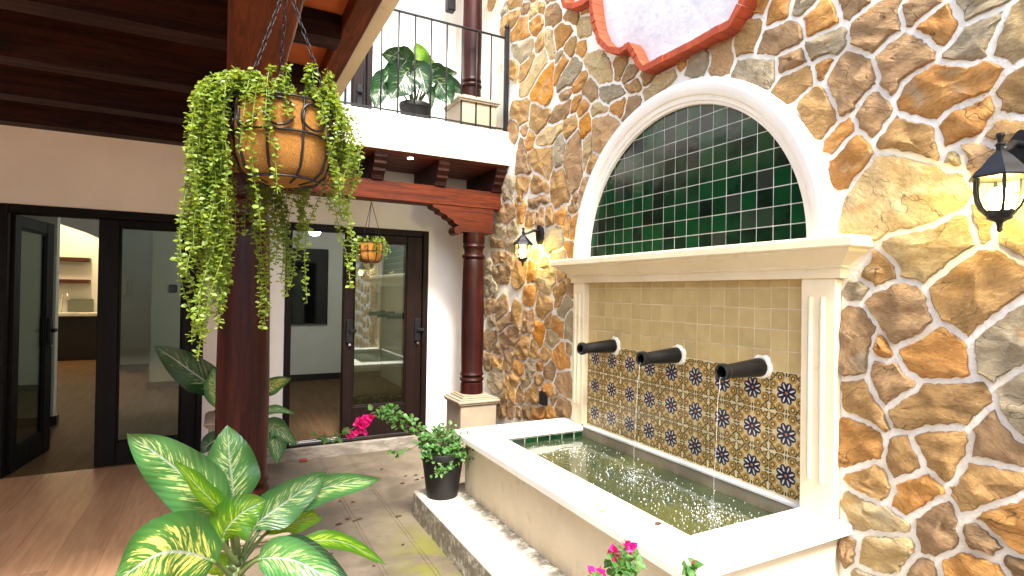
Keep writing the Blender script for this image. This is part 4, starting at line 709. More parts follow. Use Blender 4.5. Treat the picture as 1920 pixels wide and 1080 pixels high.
for (a, b, c, d) in ((-3.45, 0.0, 8.07, 8.1), (-4.2, -3.48, 10.47, 10.5), (-5.6, -4.10, 5.87, 5.9), (-3.48, -3.45, 8.08, 10.46), (-4.11, -4.085, 5.9, 6.02)):
    tag(MB().bbox(a, b, c, d, ZF, ZF+0.10, 0.004).build('skirting_board', 'cabinet'), 'dark skirting board along the foot of the inner room walls', 'skirting', 'dark skirting boards of the rooms')
tag(MB().box(-5.45, -5.3, -7.0, 3.95, ZG, 2.3).build('porch_light_blocker', 'white'), 'unseen white wall added to block side light from the porch', 'wall')  # added out of view so no light enters the porch from its side
tag(MB().box(-5.45, 0.3, -7.2, -7.0, ZG, 2.6).build('sky_reflection_blocker', 'white'), 'unseen white wall added to keep bright sky out of the door glass', 'wall')  # added behind the camera so the door glass reflects no bright sky

# kitchen at the end of the rooms
k = thing('kitchen_counter', 'dark kitchen counter with pale top and sink seen through the open door', 'counter', (-5.2, 12.7, ZF))
MB().bbox(-6.1, -4.22, 12.45, 13.04, ZF, 0.40).build('cabinet', 'cabinet', k); MB().bbox(-6.1, -4.21, 12.40, 13.045, 0.402, 0.47).build('worktop', 'counter', k)
MB().bbox(-5.40, -4.96, 12.99, 13.03, 0.475, 0.74).build('splashback', plain('grey_green_glass', (0.16, 0.18, 0.14), None, 0.2), k)
MB().tube([(-5.46, 12.75, 0.47), (-5.46, 12.75, 0.78), (-5.42, 12.70, 0.86), (-5.34, 12.64, 0.85), (-5.32, 12.62, 0.74)], 0.022, 8).build('tap', 'steel', k, True)
for z, lab in ((1.58, 'upper dark wooden shelf on the lit kitchen wall'), (1.12, 'lower dark wooden shelf on the lit kitchen wall')):
    tag(MB().bbox(-5.95, -5.02, 12.80, 13.045, z-0.04, z+0.04).build('wall_shelf', 'shelf'), lab, 'shelf')
kl = thing('kitchen_lamp', 'warm round ceiling lamp over the kitchen counter', 'lamp', (-5.1, 12.0, 2.75))
MB().lathe([(0.16, 0), (0.17, -0.03), (0.12, -0.06)], (-5.1, 12.0, 2.79)).build('lamp_shade', 'warmlamp', kl, True)
L = bpy.data.lights.new('kitchen_light', 'POINT'); L.energy = 30; L.color = (1, 0.72, 0.42); L.shadow_soft_size = 0.12
lo = bpy.data.objects.new('kitchen_light', L); COL.objects.link(lo); lo.location = (-5.1, 12.0, 2.6)
rl = thing('room_pendant', 'small lit white lamp hanging in the dim room behind the sliding door', 'lamp', (-1.442, 6.0, 1.78))
MB().lathe([(0.005, 0.08), (0.06, 0.06), (0.085, 0.0), (0.06, -0.05), (0.005, -0.07)], (-1.442, 6.0, 1.79), 16).build('globe', 'roomlamp', rl, True)
MB().tube([(-1.442, 6.0, 1.87), (-1.442, 6.0, 2.2)], 0.006, 6).build('cord', 'black', rl)
L = bpy.data.lights.new('room_light', 'POINT'); L.energy = 9; L.color = (0.95, 1, 0.92); L.shadow_soft_size = 0.1
lo = bpy.data.objects.new('room_light', L); COL.objects.link(lo); lo.location = (-1.442, 5.85, 1.68)
tv = thing('wall_screen', 'black glass panel on the wall of the room behind the sliding door', 'screen', (-1.25, 8.06, 0.44))
MB().bbox(-1.60, -0.93, 8.03, 8.095, 0.44, 1.70).build('panel', 'black', tv); MB().box(-1.58, -0.95, 8.022, 8.029, 0.46, 1.68).build('glass_front', Mat('black_glass', 0.05).color((0.005, 0.005, 0.006)).mat, tv)
ic = thing('wall_intercom', 'small white intercom handset on the far room wall', 'intercom', (-4.05, 10.47, 0.95))
MB().bbox(-4.10, -3.99, 10.455, 10.495, 0.86, 1.14).build('base', 'ceilwhite', ic); MB().bbox(-4.09, -4.045, 10.42, 10.453, 0.87, 1.13, 0.01).build('handset', 'counter', ic)
sw = thing('wall_switch', 'dark square switch plate on the grey room wall', 'switch', (-3.17, 8.08, 1.0))
MB().bbox(-3.22, -3.12, 8.06, 8.095, 0.94, 1.06).build('plate', 'door', sw); MB().bbox(-3.19, -3.15, 8.05, 8.059, 0.97, 1.03, 0.002).build('rocker', 'cabinet', sw)

# ------------------------------------------------------------------ doors
def leaf_door(root, p, ang, wd, z0, z1, sl, sr, top, bot, mat, gmat, handle=None, th=0.045):
    """panel hinged at p, running along direction ang; stiles, rails and pane are parts"""
    Mx = Matrix.Translation(p) @ Matrix.Rotation(ang, 4, 'Z'); Ri = Matrix.Translation(-root.location)
    def part(name, mb, m, sm=False):
        o = mb.build(name, m, None, sm); o.parent = root; o.matrix_parent_inverse = Ri; o.matrix_basis = Mx; return o
    h = th/2
    part('stile', MB().bbox(0, sl, -h, h, z0, z1, 0.005), mat); part('stile', MB().bbox(wd-sr, wd, -h, h, z0, z1, 0.005), mat)
    part('rail', MB().bbox(sl, wd-sr, -h+0.002, h-0.002, z1-top, z1, 0.004), mat); part('rail', MB().bbox(sl, wd-sr, -h+0.002, h-0.002, z0, z0+bot, 0.004), mat)
    b = 0.016
    bd = MB()
    for q in ((sl, sl+b, z0+bot, z1-top), (wd-sr-b, wd-sr, z0+bot, z1-top), (sl+b, wd-sr-b, z1-top-b, z1-top), (sl+b, wd-sr-b, z0+bot, z0+bot+b)): bd.bbox(q[0], q[1], -h+0.010, h-0.010, q[2], q[3], 0.003)
    part('glazing_bead', bd, mat)
    part('pane', MB().box(sl+0.004, wd-sr-0.004, -0.003, 0.003, z0+bot+0.004, z1-top-0.004), gmat)
    if handle is not None:
        for hx in handle:
            hd = part('handle', MB().bbox(hx-0.035, hx+0.035, -h-0.022, -h, 0.48, 0.72, 0.012).bbox(hx-0.012, hx+0.06, -h-0.05, -h-0.02, 0.585, 0.62, 0.008), 'black')
            c = MB().lathe([(0.013, 0), (0.013, 0.012)], (0, 0, 0), 12); c.v = [(hx+v[0], -h-0.024+v[2]*-1+0.0, 0.465+v[1]) for v in c.v]
            kk = c.build('keyhole', 'steel'); kk.parent = hd
sd = thing('sliding_door', 'brown framed sliding glass door under the balcony with black handles', 'door', (-1.27, YB, ZF))
for q in ((-1.983, -1.925, ZF-0.02, 1.65), (-0.625, -0.564, ZF-0.02, 1.65), (-1.925, -0.625, 1.585, 1.65)): MB().bbox(q[0], q[1], YB-0.02, YB+0.13, q[2], q[3], 0.005).build('frame', 'door', sd)
MB().bbox(-1.925, -0.625, YB-0.02, YB+0.13, ZF-0.03, ZF+0.015, 0.004).build('sill', 'door', sd)
for i, yy in enumerate((YB+0.022, YB+0.075)): MB().bbox(-1.925, -0.625, yy, yy+0.012, ZF+0.015, ZF+0.028, 0.003).build('track', 'steel', sd)
leaf_door(sd, Vector((-1.436, YB+0.03, 0)), 0, 0.81, ZF+0.03, 1.584, 0.10, 0.165, 0.072, 0.30, 'door', 'glass', (0.06, 0.765))
leaf_door(sd, Vector((-1.434, YB+0.095, 0)), 0, 0.81, ZF+0.03, 1.584, 0.10, 0.165, 0.072, 0.30, 'door', 'glassleft')
fd = thing('porch_door', 'almost black double porch door with its left leaf swung open', 'door', (-3.36, YB, ZF))
for q in ((-4.06, -4.005, ZF-0.02, 1.645), (-2.70, -2.657, ZF-0.02, 1.645), (-4.005, -2.70, 1.575, 1.645)): MB().bbox(q[0], q[1], YB-0.015, YB+0.14, q[2], q[3], 0.005).build('frame', 'doordark', fd)
leaf_door(fd, Vector((-3.432, YB+0.03, 0)), 0, 0.73, ZF+0.006, 1.573, 0.145, 0.12, 0.058, 0.19, 'doordark', 'glassleft')
leaf_door(fd, Vector((-4.0, YB+0.06, 0)), radians(83), 0.74, ZF+0.006, 1.573, 0.11, 0.15, 0.10, 0.19, 'doordark', 'glassleft', (0.66,))
ud = thing('balcony_door', 'dark framed glass balcony door beside the upper cream wall', 'door', (-1.8, YB, 2.5))
for q in ((-2.45, -2.40, 2.5, 4.55), (-1.245, -1.192, 2.5, 4.55), (-2.40, -1.245, 4.49, 4.55)): MB().bbox(q[0], q[1], YB-0.01, YB+0.12, q[2], q[3], 0.005).build('frame', 'door', ud)
mg = Mat('upper_glass', 0.03); mg.color((0.30, 0.33, 0.34)); mg.b.inputs['Metallic'].default_value = 0.75
leaf_door(ud, Vector((-2.395, YB+0.05, 0)), 0, 1.145, 2.51, 4.485, 0.10, 0.13, 0.1, 0.14, 'door', mg.mat)
MB().bbox(-1.345, -1.285, YB-0.005, YB+0.026, 2.86, 3.10, 0.012).bbox(-1.35, -1.28, YB-0.05, YB-0.006, 3.00, 3.04, 0.01).build('handle', 'black', ud)

# ------------------------------------------------------------------ balcony at the back
YF = 3.16
bal = thing('balcony', 'white fronted balcony on dark carved joists over the sliding door', 'balcony', (-1.0, 3.5, 2.27))
MB().bbox(-6.1, 0.0, YF, YF+0.14, 2.27, 2.60, 0.012).build('front_band', 'rim', bal); MB().box(-6.1, 0.0, YF+0.14, YB+0.01, 2.285, 2.50).build('slab', 'white', bal)
MB().bbox(-1.86, 0.0, YF-0.012, YF-0.0005, 2.262, 2.285, 0.003).build('drip_edge', 'cream', bal)
n = 7
for i in range(n):
    a, b = YF+0.02+i*(YB-YF-0.03)/n, YF+0.02+(i+1)*(YB-YF-0.03)/n
    MB().bbox(-2.3, -0.004, a+0.002, b-0.002, 2.245, 2.268, 0.004).build('ceiling_board', 'board', bal)
jp = [(3.19, 2.243), (3.19, 2.205), (3.215, 2.175), (3.215, 2.15), (3.25, 2.115), (3.25, 2.09), (3.29, 2.06), (3.30, 2.022), (3.955, 2.022), (3.955, 2.243)]
for cx in (-1.88, -1.28, -0.68, -0.08): MB().prism(jp, 'x', cx-0.055, cx+0.055).build('joist', 'joisty', bal)
bb = MB().bbox(-2.55, -0.02, 3.315, 3.485, 1.842, 2.020, 0.008).build('wooden_beam', 'beamx'); tag(bb, 'red brown beam along the balcony front, resting on the column brackets', 'beam')
dl = thing('ceiling_spotlight', 'small round white lit spotlight in the balcony ceiling boards', 'spotlight', (-1.0, 3.235, 2.243))
MB().lathe([(0.035, 0.0), (0.040, -0.006), (0.030, -0.012)], (-1.0, 3.235, 2.244), 16).build('ring', 'steel', dl, 40); MB().lathe([(0.028, -0.0122), (0.024, -0.018)], (-1.0, 3.235, 2.244), 16).build('bulb', 'roomlamp', dl)

# ------------------------------------------------------------------ columns with pedestals and brackets
def column(x, y, ztop, zped, r, half, label, bracket_axis, zbot=ZG, rings=True, name='wooden_column'):
    t = thing(name, label, 'column', (x, y, zbot))
    H = ztop-zped; k = r/0.113
    P = [(1.0, 0), (1.0, 0.105), (0.93, 0.112), (0.93, 0.118), (1.04, 0.125), (1.10, 0.14), (1.04, 0.155), (0.92, 0.162), (0.90, 0.168), (1.0, 0.175), (1.06, 0.19), (1.0, 0.205), (0.96, 0.22),
         (1.0, 0.45), (1.01, 0.7), (0.98, 1.0), (0.93, H-0.36), (0.90, H-0.27), (0.86, H-0.262), (0.98, H-0.25), (1.03, H-0.235), (0.98, H-0.22), (0.86, H-0.21), (0.82, H-0.19), (0.90, H-0.15), (1.0, H-0.135), (0.92, H-0.12), (0.92, H-0.10), (0.98, H-0.09), (0.98, H)]
    MB().lathe([(a*r, b) for a, b in P], (x, y, zped), 36).build('shaft', 'column', t, 35)
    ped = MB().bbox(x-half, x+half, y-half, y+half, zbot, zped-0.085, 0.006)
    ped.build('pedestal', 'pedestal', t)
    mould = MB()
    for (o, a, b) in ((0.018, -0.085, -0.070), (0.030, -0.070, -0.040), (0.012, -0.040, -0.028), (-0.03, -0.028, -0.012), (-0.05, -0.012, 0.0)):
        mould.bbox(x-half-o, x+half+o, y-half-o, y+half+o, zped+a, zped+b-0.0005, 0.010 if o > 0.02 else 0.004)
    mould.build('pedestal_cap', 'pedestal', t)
    if bracket_axis:
        z = ztop; q = [(0.18, z+0.243), (0.18, z), (-0.16, z)]
        for i in range(11): a = radians(-60 - i*24); q.append((-0.20+0.042*cos(a), z+0.012+0.042*sin(a)))
        q += [(-0.205, z+0.062), (-0.245, z+0.085), (-0.255, z+0.11), (-0.31, z+0.13), (-0.325, z+0.155), (-0.39, z+0.175), (-0.40, z+0.2), (-0.455, z+0.215), (-0.47, z+0.243)]
        if bracket_axis == 'x': MB().prism([(x+a, b) for a, b in q], 'y', y-0.082, y+0.082).build('bracket', 'beamx', t)
        else:
            qq = [(y+a*1.35, b) for a, b in q]; qq[0] = (y+0.6, z+0.243); qq[1] = (y+0.6, z)
            MB().prism(qq, 'x', x-0.082, x+0.082).build('bracket', 'beamy', t)
    return t
column(-0.28, 3.40, 1.598, 0.0, 0.113, 0.19, 'dark turned wooden column on a cream pedestal beside the stone wall', 'x')
column(-2.405, 1.56, 1.598, -0.20, 0.128, 0.20, 'thick dark red wooden column in front of the porch, behind the hanging basket', 'y')
column(-2.40, 3.40, 1.598, 0.0, 0.113, 0.19, 'dark wooden column standing hidden behind the thick porch column', None)
column(-0.33, 3.40, 4.88, 2.93, 0.095, 0.19, 'red brown wooden column on the upper balcony, on a cream pedestal', None, 2.50)

# ------------------------------------------------------------------ porch roof (left): beam, joists, clay tiles, cream edge
pb = MB().bbox(-2.512, -2.312, -0.12, 3.31, 1.842, 2.018, 0.008).build('porch_beam', 'beamy'); tag(pb, 'broad red brown beam overhead that carries the dark porch joists', 'beam')
pr = thing('porch_roof', 'dark joisted porch ceiling with orange clay tiles and a cream edge', 'roof', (-3.5, 1.5, 2.02))
MB().box(-5.4, -1.955, -0.2, YF-0.02, 2.275, 2.5).build('slab', 'white', pr)
# cream edge strip with a wavy lower arris
ed = MB(); ny = 60
for i in range(ny+1):
    y = -0.2 + (YF+0.18)*i/ny; wv = 0.010*sin(y*9)+0.006*sin(y*23+1)
    for (xx, zz) in ((-1.965+wv, 2.272), (-1.855, 2.258), (-1.850, 2.60), (-1.965, 2.60)): ed.v.append((xx, y, zz))
for i in range(ny):
    for k in range(4): ed.f.append((i*4+k, i*4+(k+1) % 4, i*4+4+(k+1) % 4, i*4+4+k))
ed.f += [(0, 1, 2, 3), (ny*4+3, ny*4+2, ny*4+1, ny*4)]
ed.build('edge_band', 'cream', pr)
jy = [-0.10, 0.27, 0.90, 1.57, 2.20, 2.83]
for y in jy:
    MB().prism([(-5.3, 2.02), (-2.30, 2.02), (-2.28, 2.07), (-2.25, 2.12), (-2.06, 2.125), (-2.062, 2.235), (-5.3, 2.235)], 'y', y-0.062, y+0.062).build('joist', 'joist', pr)
for i, y in enumerate(jy):                                     # clay tiles laid between joists
    y2 = jy[i+1] if i+1 < len(jy) else 3.12
    a, b = y+0.02, y2-0.02; xx = -1.968
    MB().bbox(-2.060, -1.966, y-0.062, y2-0.066, 2.155, 2.236, 0.006).build('edge_board', 'beamy', pr)
    while xx > -5.2:
        MB().bbox(xx-0.255, xx-0.004, a, b, 2.238, 2.262, 0.004).build('clay_tile', 'clay', pr); xx -= 0.26

# ------------------------------------------------------------------ balcony railing
br = thing('balcony_railing', 'black iron railing with thin upright bars along the balcony edge', 'railing', (-0.9, 3.2, 2.6))
MB().bbox(-2.9, -0.06, 3.187, 3.213, 3.535, 3.55, 0.003).build('top_rail', 'rail', br); MB().bbox(-2.9, -0.06, 3.190, 3.210, 2.625, 2.638, 0.003).build('bottom_rail', 'rail', br)
first = None; xx = -0.21; i = 0
while xx > -2.85:
    if first is None: first = MB().tube([(0, 0, 2.60), (0, 0, 3.535)], 0.008, 8).build('bar', 'rail', br, True); first.location = (xx, 3.2, 0); first.matrix_parent_inverse = Matrix.Translation(-br.location)
    else: copy_part(first, br, (xx, 3.2, 0))
    xx -= 0.1545; i += 1
MB().bbox(-0.062, -0.022, 3.18, 3.22, 2.60, 3.63, 0.004).lathe([(0.014, 0), (0.024, 0.012), (0.026, 0.03), (0.016, 0.05), (0.004, 0.056)], (-0.042, 3.2, 3.63), 12).build('post', 'rail', br, 40)
# scroll ornament on the second bar
MB().tube([(-1.137, 3.19, 3.17), (-1.065, 3.19, 3.10), (-1.137, 3.19, 3.0), (-1.21, 3.19, 3.10), (-1.137, 3.19, 3.17)], 0.006, 6).build('diamond_ornament', 'rail', br)
ul = thing('upper_hanging_lantern', 'small black lantern hanging high above the balcony plant', 'lantern', (-0.45, 3.7, 3.95))
MB().bbox(-0.50, -0.41, 3.655, 3.745, 3.93, 4.12, 0.01).build('body', 'black', ul); MB().tube([(-0.455, 3.7, 4.12), (-0.455, 3.7, 4.9)], 0.008, 6).build('rod', 'black', ul)
# ------------------------------------------------------------------ stone wall: mortar body and every stone
stonewall = MB()
nyg, nzg = 230, 190; y0, y1, z0, z1 = -2.6, YB, ZG, 4.9
for j in range(nzg+1):
    for i in range(nyg+1):
        y, z = y0+(y1-y0)*i/nyg, z0+(z1-z0)*j/nzg
        d = noise.noise((y*14, z*14, 3.1))*0.007 + noise.noise((y*5, z*5, 8.2))*0.006
        inset = (-0.15 < y < 1.92 and -0.6 < z < 1.29) or (z >= 1.28 and sqrt((y-0.889)**2+(z-1.279)**2) < 0.99)
        stonewall.v.append((0.014 if inset else -0.0115 - d*0.55, y, z))
for j in range(nzg):
    for i in range(nyg):
        a = j*(nyg+1)+i; stonewall.f.append((a, a+nyg+1, a+nyg+2, a+1))
stonewall.box(0.03, 0.35, -2.6, YB+0.2, ZG, 4.9)
stonewall = stonewall.build('stone_wall', 'mortar', None, True, recalc=False)
tag(stonewall, 'tall wall of ochre and brown rubble stones in thick white mortar', 'wall')
tag(MB().box(0.0, 0.3, -7.0, -2.6, ZG, 4.9).build('side_wall', 'white'), 'white side wall that continues the stone wall', 'wall')

def make_stone(pts, code, parent, name='stone', seed=0):
    rr = random.Random(seed); n = len(pts)
    cy = sum(p[0] for p in pts)/n; cz = sum(p[1] for p in pts)/n
    size = max(max(abs(p[0]-cy), abs(p[1]-cz)) for p in pts)
    P = []
    for i in range(n):                                        # slightly ragged outline
        b, c = Vector(pts[i]), Vector(pts[(i+1) % n]); P.append(b + Vector((rr.uniform(-1, 1), rr.uniform(-1, 1)))*0.0035)
        if (c-b).length > 0.022: P.append(b.lerp(c, 0.5) + Vector((-(c-b).y, (c-b).x)).normalized()*rr.uniform(-0.006, 0.006))
    h = rr.uniform(0.022, 0.030); ty, tz = rr.uniform(-0.06, 0.06), rr.uniform(-0.06, 0.06); N_ = len(P)
    vs, fs = [], []
    def ring(s, hh, amp):
        for p in P:
            y, z = (p.x-cy)*s, (p.y-cz)*s
            d = hh + ty*y + tz*z + amp*noise.noise((y*11+seed*3.3, z*16+seed*1.7, seed))
            vs.append((-max(d, 0.0155 if s > 0.99 else 0.0185), y, z))
    vs += [(0.02, (p.x-cy)*1.03, (p.y-cz)*1.03) for p in P]
    ring(1.0, h-0.007, 0.006); ring(1.0-min(0.007/size, 0.15), h, 0.008); ring(0.68, h+0.003, 0.020); ring(0.34, h+0.004, 0.024)
    for j in range(4):
        for i in range(N_): fs.append((j*N_+i, j*N_+(i+1) % N_, (j+1)*N_+(i+1) % N_, (j+1)*N_+i))
    vs.append((-(h+0.006+0.015*noise.noise((seed, 2.2, seed*0.7))), 0, 0)); c = len(vs)-1
    for i in range(N_): fs.append((4*N_+i, 4*N_+(i+1) % N_, c))
    m = MB(); m.v, m.f = vs, fs
    o = m.build(name, STONE[code], None, 38)
    o.parent = parent; o.location = (0, cy, cz); return o
STONES = [l.split() for l in STONE_DATA.strip().split('\n')]
CENT = []
for i, l in enumerate(STONES):
    q = [int(x)/1000 for x in l[1:]]; pts = list(zip(q[::2], q[1::2]))
    make_stone(pts, l[0], stonewall, seed=i+1); CENT.append(pts)
# the rest of the wall, outside the photograph's frame: smaller detail, one joined part
rest = MB(); rr = random.Random(5); yy = -2.5
while yy < 3.9:
    zz = ZG+0.02
    while zz < 4.8:
        wd, hh = rr.uniform(0.16, 0.3), rr.uniform(0.14, 0.26)
        cy, cz = yy+0.12+rr.uniform(-0.03, 0.03), zz+hh/2
        seen = -0.90 < cy and -0.30 < cz < (4.0 if cy > 2.0 else 2.35) or (cy > -0.95 and cz < 3.0 and cz > -0.4) or (cy > -0.5 and -0.4 < cz < 3.55)
        hidden = (-0.2 < cy < 1.95 and cz < 0.05)
        if not seen and not hidden and cy < 3.8:
            k = 9; ring0 = [(cy+(wd*0.43+rr.uniform(-0.02, 0.02))*cos(2*pi*a/k), cz+(hh*0.42+rr.uniform(-0.02, 0.02))*sin(2*pi*a/k)) for a in range(k)]
            o = len(rest.v)
            rest.v += [(0.01, a, b) for a, b in ring0] + [(-0.03, cy+(a-cy)*0.92, cz+(b-cz)*0.92) for a, b in ring0] + [(-0.036, cy, cz)]
            for a in range(k): rest.f += [(o+a, o+(a+1) % k, o+k+(a+1) % k, o+k+a), (o+k+a, o+k+(a+1) % k, o+2*k)]
        zz += hh+0.02
    yy += 0.26
tag(rest.build('rubble_infill', STONE['a'], stonewall, 38), kind='stuff')
ob = thing('outdoor_socket', 'small dark socket box low on the stone wall by the basin', 'socket', (-0.02, 2.41, 0.09))
MB().bbox(-0.055, 0.0, 2.37, 2.45, 0.04, 0.16, 0.006).build('box', 'black', ob); MB().bbox(-0.063, -0.0555, 2.385, 2.435, 0.06, 0.14, 0.004).build('cover', 'rail', ob)

# ------------------------------------------------------------------ fountain
fo = thing('wall_fountain', 'cream wall fountain with a tiled arch, three black spouts and a long white rimmed basin', 'fountain', (-0.5, 0.9, ZG))
MB().bbox(-1.262, 0.0, -0.75, 2.17, ZG-0.02, -0.43, 0.012).build('plinth', 'plinth', fo)
# basin walls, rim
ba = MB(); X0, XI = -0.935, -0.765
ba.box(X0, XI, -0.17, 1.99, -0.43, -0.05); ba.box(XI, 0.0, 1.826, 1.99, -0.43, -0.05); ba.box(XI, 0.0, -0.17, -0.004, -0.43, -0.05)
MB().box(-0.03, 0.0, -0.004, 1.826, -0.43, -0.004).build('rear_wall', 'inner', fo)
ba.build('basin', 'basin', fo)
ri = MB(); t0, t1 = -0.05, 0.0
ri.bbox(-1.005, -0.755, -0.235, 2.08, t0, t1, 0.008); ri.bbox(-0.7553, 0.0, 1.815, 2.08, t0, t1, 0.008); ri.bbox(-0.7553, 0.0, -0.235, 0.004, t0, t1, 0.008)
ri.build('rim', 'rim', fo)
MB().bbox(-0.034, -0.002, 0.004, 1.815, -0.022, -0.001, 0.004).build('rear_ledge', 'rim', fo)
MB().box(XI, -0.03, -0.004, 1.826, -0.425, -0.41).build('basin_floor', 'algae', fo)
yt = [XI+0.012+i*0.107 for i in range(8)]
for a, b in zip(yt, yt[1:]):                                   # green lining tiles at the far end
    for c, d in ((-0.155, -0.055), (-0.26, -0.16), (-0.365, -0.265)): MB().bbox(a+0.003, min(b-0.003, -0.034), 1.818, 1.826, c, d, 0.002).build('lining_tile', 'green_tile', fo)
for i in range(17):                                            # and along the front inside wall
    a = 0.002+i*0.107; MB().bbox(XI, XI+0.008, a+0.003, a+0.104, -0.155, -0.055, 0.002).build('lining_tile', 'green_tile', fo)
wt = MB(); nx, ny = 24, 60
for j in range(ny+1):
    for i in range(nx+1):
        x, y = XI+0.0085+(-0.03-0.0015-XI-0.0085)*i/nx, -0.003+(1.817+0.003)*j/ny
        wt.v.append((x, y, -0.088 + 0.0015*noise.noise((x*9, y*9, 0))))
for j in range(ny):
    for i in range(nx): a = j*(nx+1)+i; wt.f.append((a, a+1, a+nx+2, a+nx+1))
tag(wt.build('water', 'water', None, True), kind='structure')
# pilasters with reeds
for (ya, yb) in ((-0.172, 0.0), (1.802, 1.945)):
    p = MB().bbox(-0.052, 0.012, ya, yb, 0.0, 1.094, 0.005).build('pilaster', 'cream', fo)
    for f in (0.36, 0.70):
        yc = ya+(yb-ya)*f
        MB().tube([(-0.050, yc, 0.155), (-0.053, yc, 0.17), (-0.053, yc, 0.99), (-0.050, yc, 1.005)], 0.012, 10).build('reed', 'cream', p, 40)
# cornice: profile (outward distance, height, end overhang)
cp = [(0.060, 1.092), (0.060, 1.135), (0.072, 1.140), (0.072, 1.150), (0.080, 1.156), (0.098, 1.172), (0.128, 1.192), (0.150, 1.206), (0.155, 1.218), (0.172, 1.222), (0.178, 1.228), (0.178, 1.262), (0.172, 1.272), (0.012, 1.280)]
co = MB(); nP = len(cp)
def cring(y, sgn):
    out = []
    for d, z in cp: out.append((-d, y + sgn*(d-0.055), z))
    return out
La, Lb = cring(-0.190, -1), cring(1.965, 1)
co.v = La + Lb + [(0.01, p[1], p[2]) for p in La] + [(0.01, p[1], p[2]) for p in Lb]
for i in range(nP-1):
    co.f.append((i, i+1, nP+i+1, nP+i)); co.f.append((i, 2*nP+i, 2*nP+i+1, i+1)); co.f.append((nP+i, nP+i+1, 3*nP+i+1, 3*nP+i))
co.f.append((0, nP, 3*nP, 2*nP))
co.build('cornice', 'cream', fo, 30)
# arch moulding swept round a half circle
AC, AZ0 = 0.889, 1.279
prof = [(0.900, 0.01), (0.900, -0.030), (0.915, -0.034), (0.920, -0.046), (0.945, -0.052), (0.950, -0.066), (0.975, -0.082), (1.005, -0.086), (1.030, -0.074), (1.046, -0.050), (1.050, 0.01)]
ar = MB(); nA = 72; kP = len(prof)
for i in range(nA+1):
    a = pi*i/nA
    for r, xx in prof: ar.v.append((xx, AC - r*cos(a), AZ0 + r*0.985*sin(a)))
for i in range(nA):
    for k in range(kP-1): ar.f.append((i*kP+k, (i+1)*kP+k, (i+1)*kP+k+1, i*kP+k+1))
ar.build('arch_moulding', 'rim', fo, 30)
# green tiles of the arch, each cut to the curve
gp = MB(); gp.v = [(-0.004, AC - 0.902*cos(pi*i/40), AZ0 + 0.89*sin(pi*i/40)) for i in range(41)]; gp.f = [tuple(range(41))]
gp.build('arch_grout', 'groutw', fo)
def clip_arc(poly, R):
    def inside(p): return hyp2(p) <= R
    def hyp2(p): return sqrt((p[0]-AC)**2 + ((p[1]-AZ0)/0.985)**2)
    out = []
    for i in range(len(poly)):
        a, b = poly[i], poly[(i+1) % len(poly)]
        if inside(a): out.append(a)
        if inside(a) != inside(b):
            lo, hi = (0.0, 1.0) if inside(a) else (1.0, 0.0)
            for _ in range(25):
                mid = (lo+hi)/2; p = (a[0]+(b[0]-a[0])*mid, a[1]+(b[1]-a[1])*mid)
                if inside(p): lo = mid
                else: hi = mid
            out.append((a[0]+(b[0]-a[0])*lo, a[1]+(b[1]-a[1])*lo))
    return out
pit = 0.1003; gr = 0.0024
for j in range(9):
    for i in range(-1, 19):
        ya, za = -0.010+i*pit, AZ0-0.012+j*pit
        sub = []
        for q in ((0, 0, 1, 0), (1, 0, 1, 1), (1, 1, 0, 1), (0, 1, 0, 0)):
            for s in range(3):
                t = s/3; sub.append((ya+gr+(pit-2*gr)*(q[0]+(q[2]-q[0])*t), za+gr+(pit-2*gr)*(q[1]+(q[3]-q[1])*t)))
        pl = clip_arc(sub, 0.899)
        if len(pl) >= 3:
            cy = sum(p[0] for p in pl)/len(pl); cz = sum(p[1] for p in pl)/len(pl); dx = RND.uniform(-0.0006, 0.0006); t1_, t2_ = RND.gauss(0, 0.008), RND.gauss(0, 0.008)
            nn = len(pl); mb = MB()
            mb.v = [(-0.003, a, b) for a, b in pl] + [(-0.0068+dx+t1_*(a-cy)+t2_*(b-cz), cy+(a-cy)*0.99, cz+(b-cz)*0.99) for a, b in pl]
            mb.f = [tuple(range(nn, 2*nn))] + [(k, (k+1) % nn, nn+(k+1) % nn, nn+k) for k in range(nn)]
            mb.build('green_tile', 'green_tile', fo, None, (0, cy, cz))
# back panel: cream tiles above, painted tiles below
MB().box(-0.004, 0.015, 0.0, 1.802, -0.01, 1.093).build('panel_grout', 'groutc', fo)
def face_tile(name, mat, ya, yb, za, zb, th, uv=False):
    cy, cz = (ya+yb)/2, (za+zb)/2; tl = RND.gauss(0, 0.006); tz = RND.gauss(0, 0.006); e = 0.0015
    def X(y, z): return -th + tl*(y-cy) + tz*(z-cz)
    mb = MB(); yl = [(ya, yb)[i] for i in (0, 1)]
    v = [(-0.003, ya, za), (-0.003, yb, za), (-0.003, yb, zb), (-0.003, ya, zb)]
    v += [(X(y, z), y, z) for y, z in ((ya+e, za+e), (yb-e, za+e), (yb-e, zb-e), (ya+e, zb-e))]
    mb.v = v; mb.f = [(4, 5, 6, 7)] + [(k, (k+1) % 4, 4+(k+1) % 4, 4+k) for k in range(4)]
    uvs = [(0, 0), (1, 0), (1, 1), (0, 1)]*2 if uv else None
    return mb.build(name, mat, fo, None, (0, cy, cz), uvs)
TP = 1.796/9
for j in range(3):
    for i in range(9):
        ya = 0.004+i*TP; za = 0.008+j*0.2055
        face_tile('painted_tile', 'flower_tile', ya+0.0014, ya+TP-0.0014, za+0.0014, za+0.2041, 0.0068+RND.uniform(-0.0005, 0.0005), True)
zr = [0.6255, 0.731, 0.837, 0.943, 1.049, 1.093]; HP = TP/2
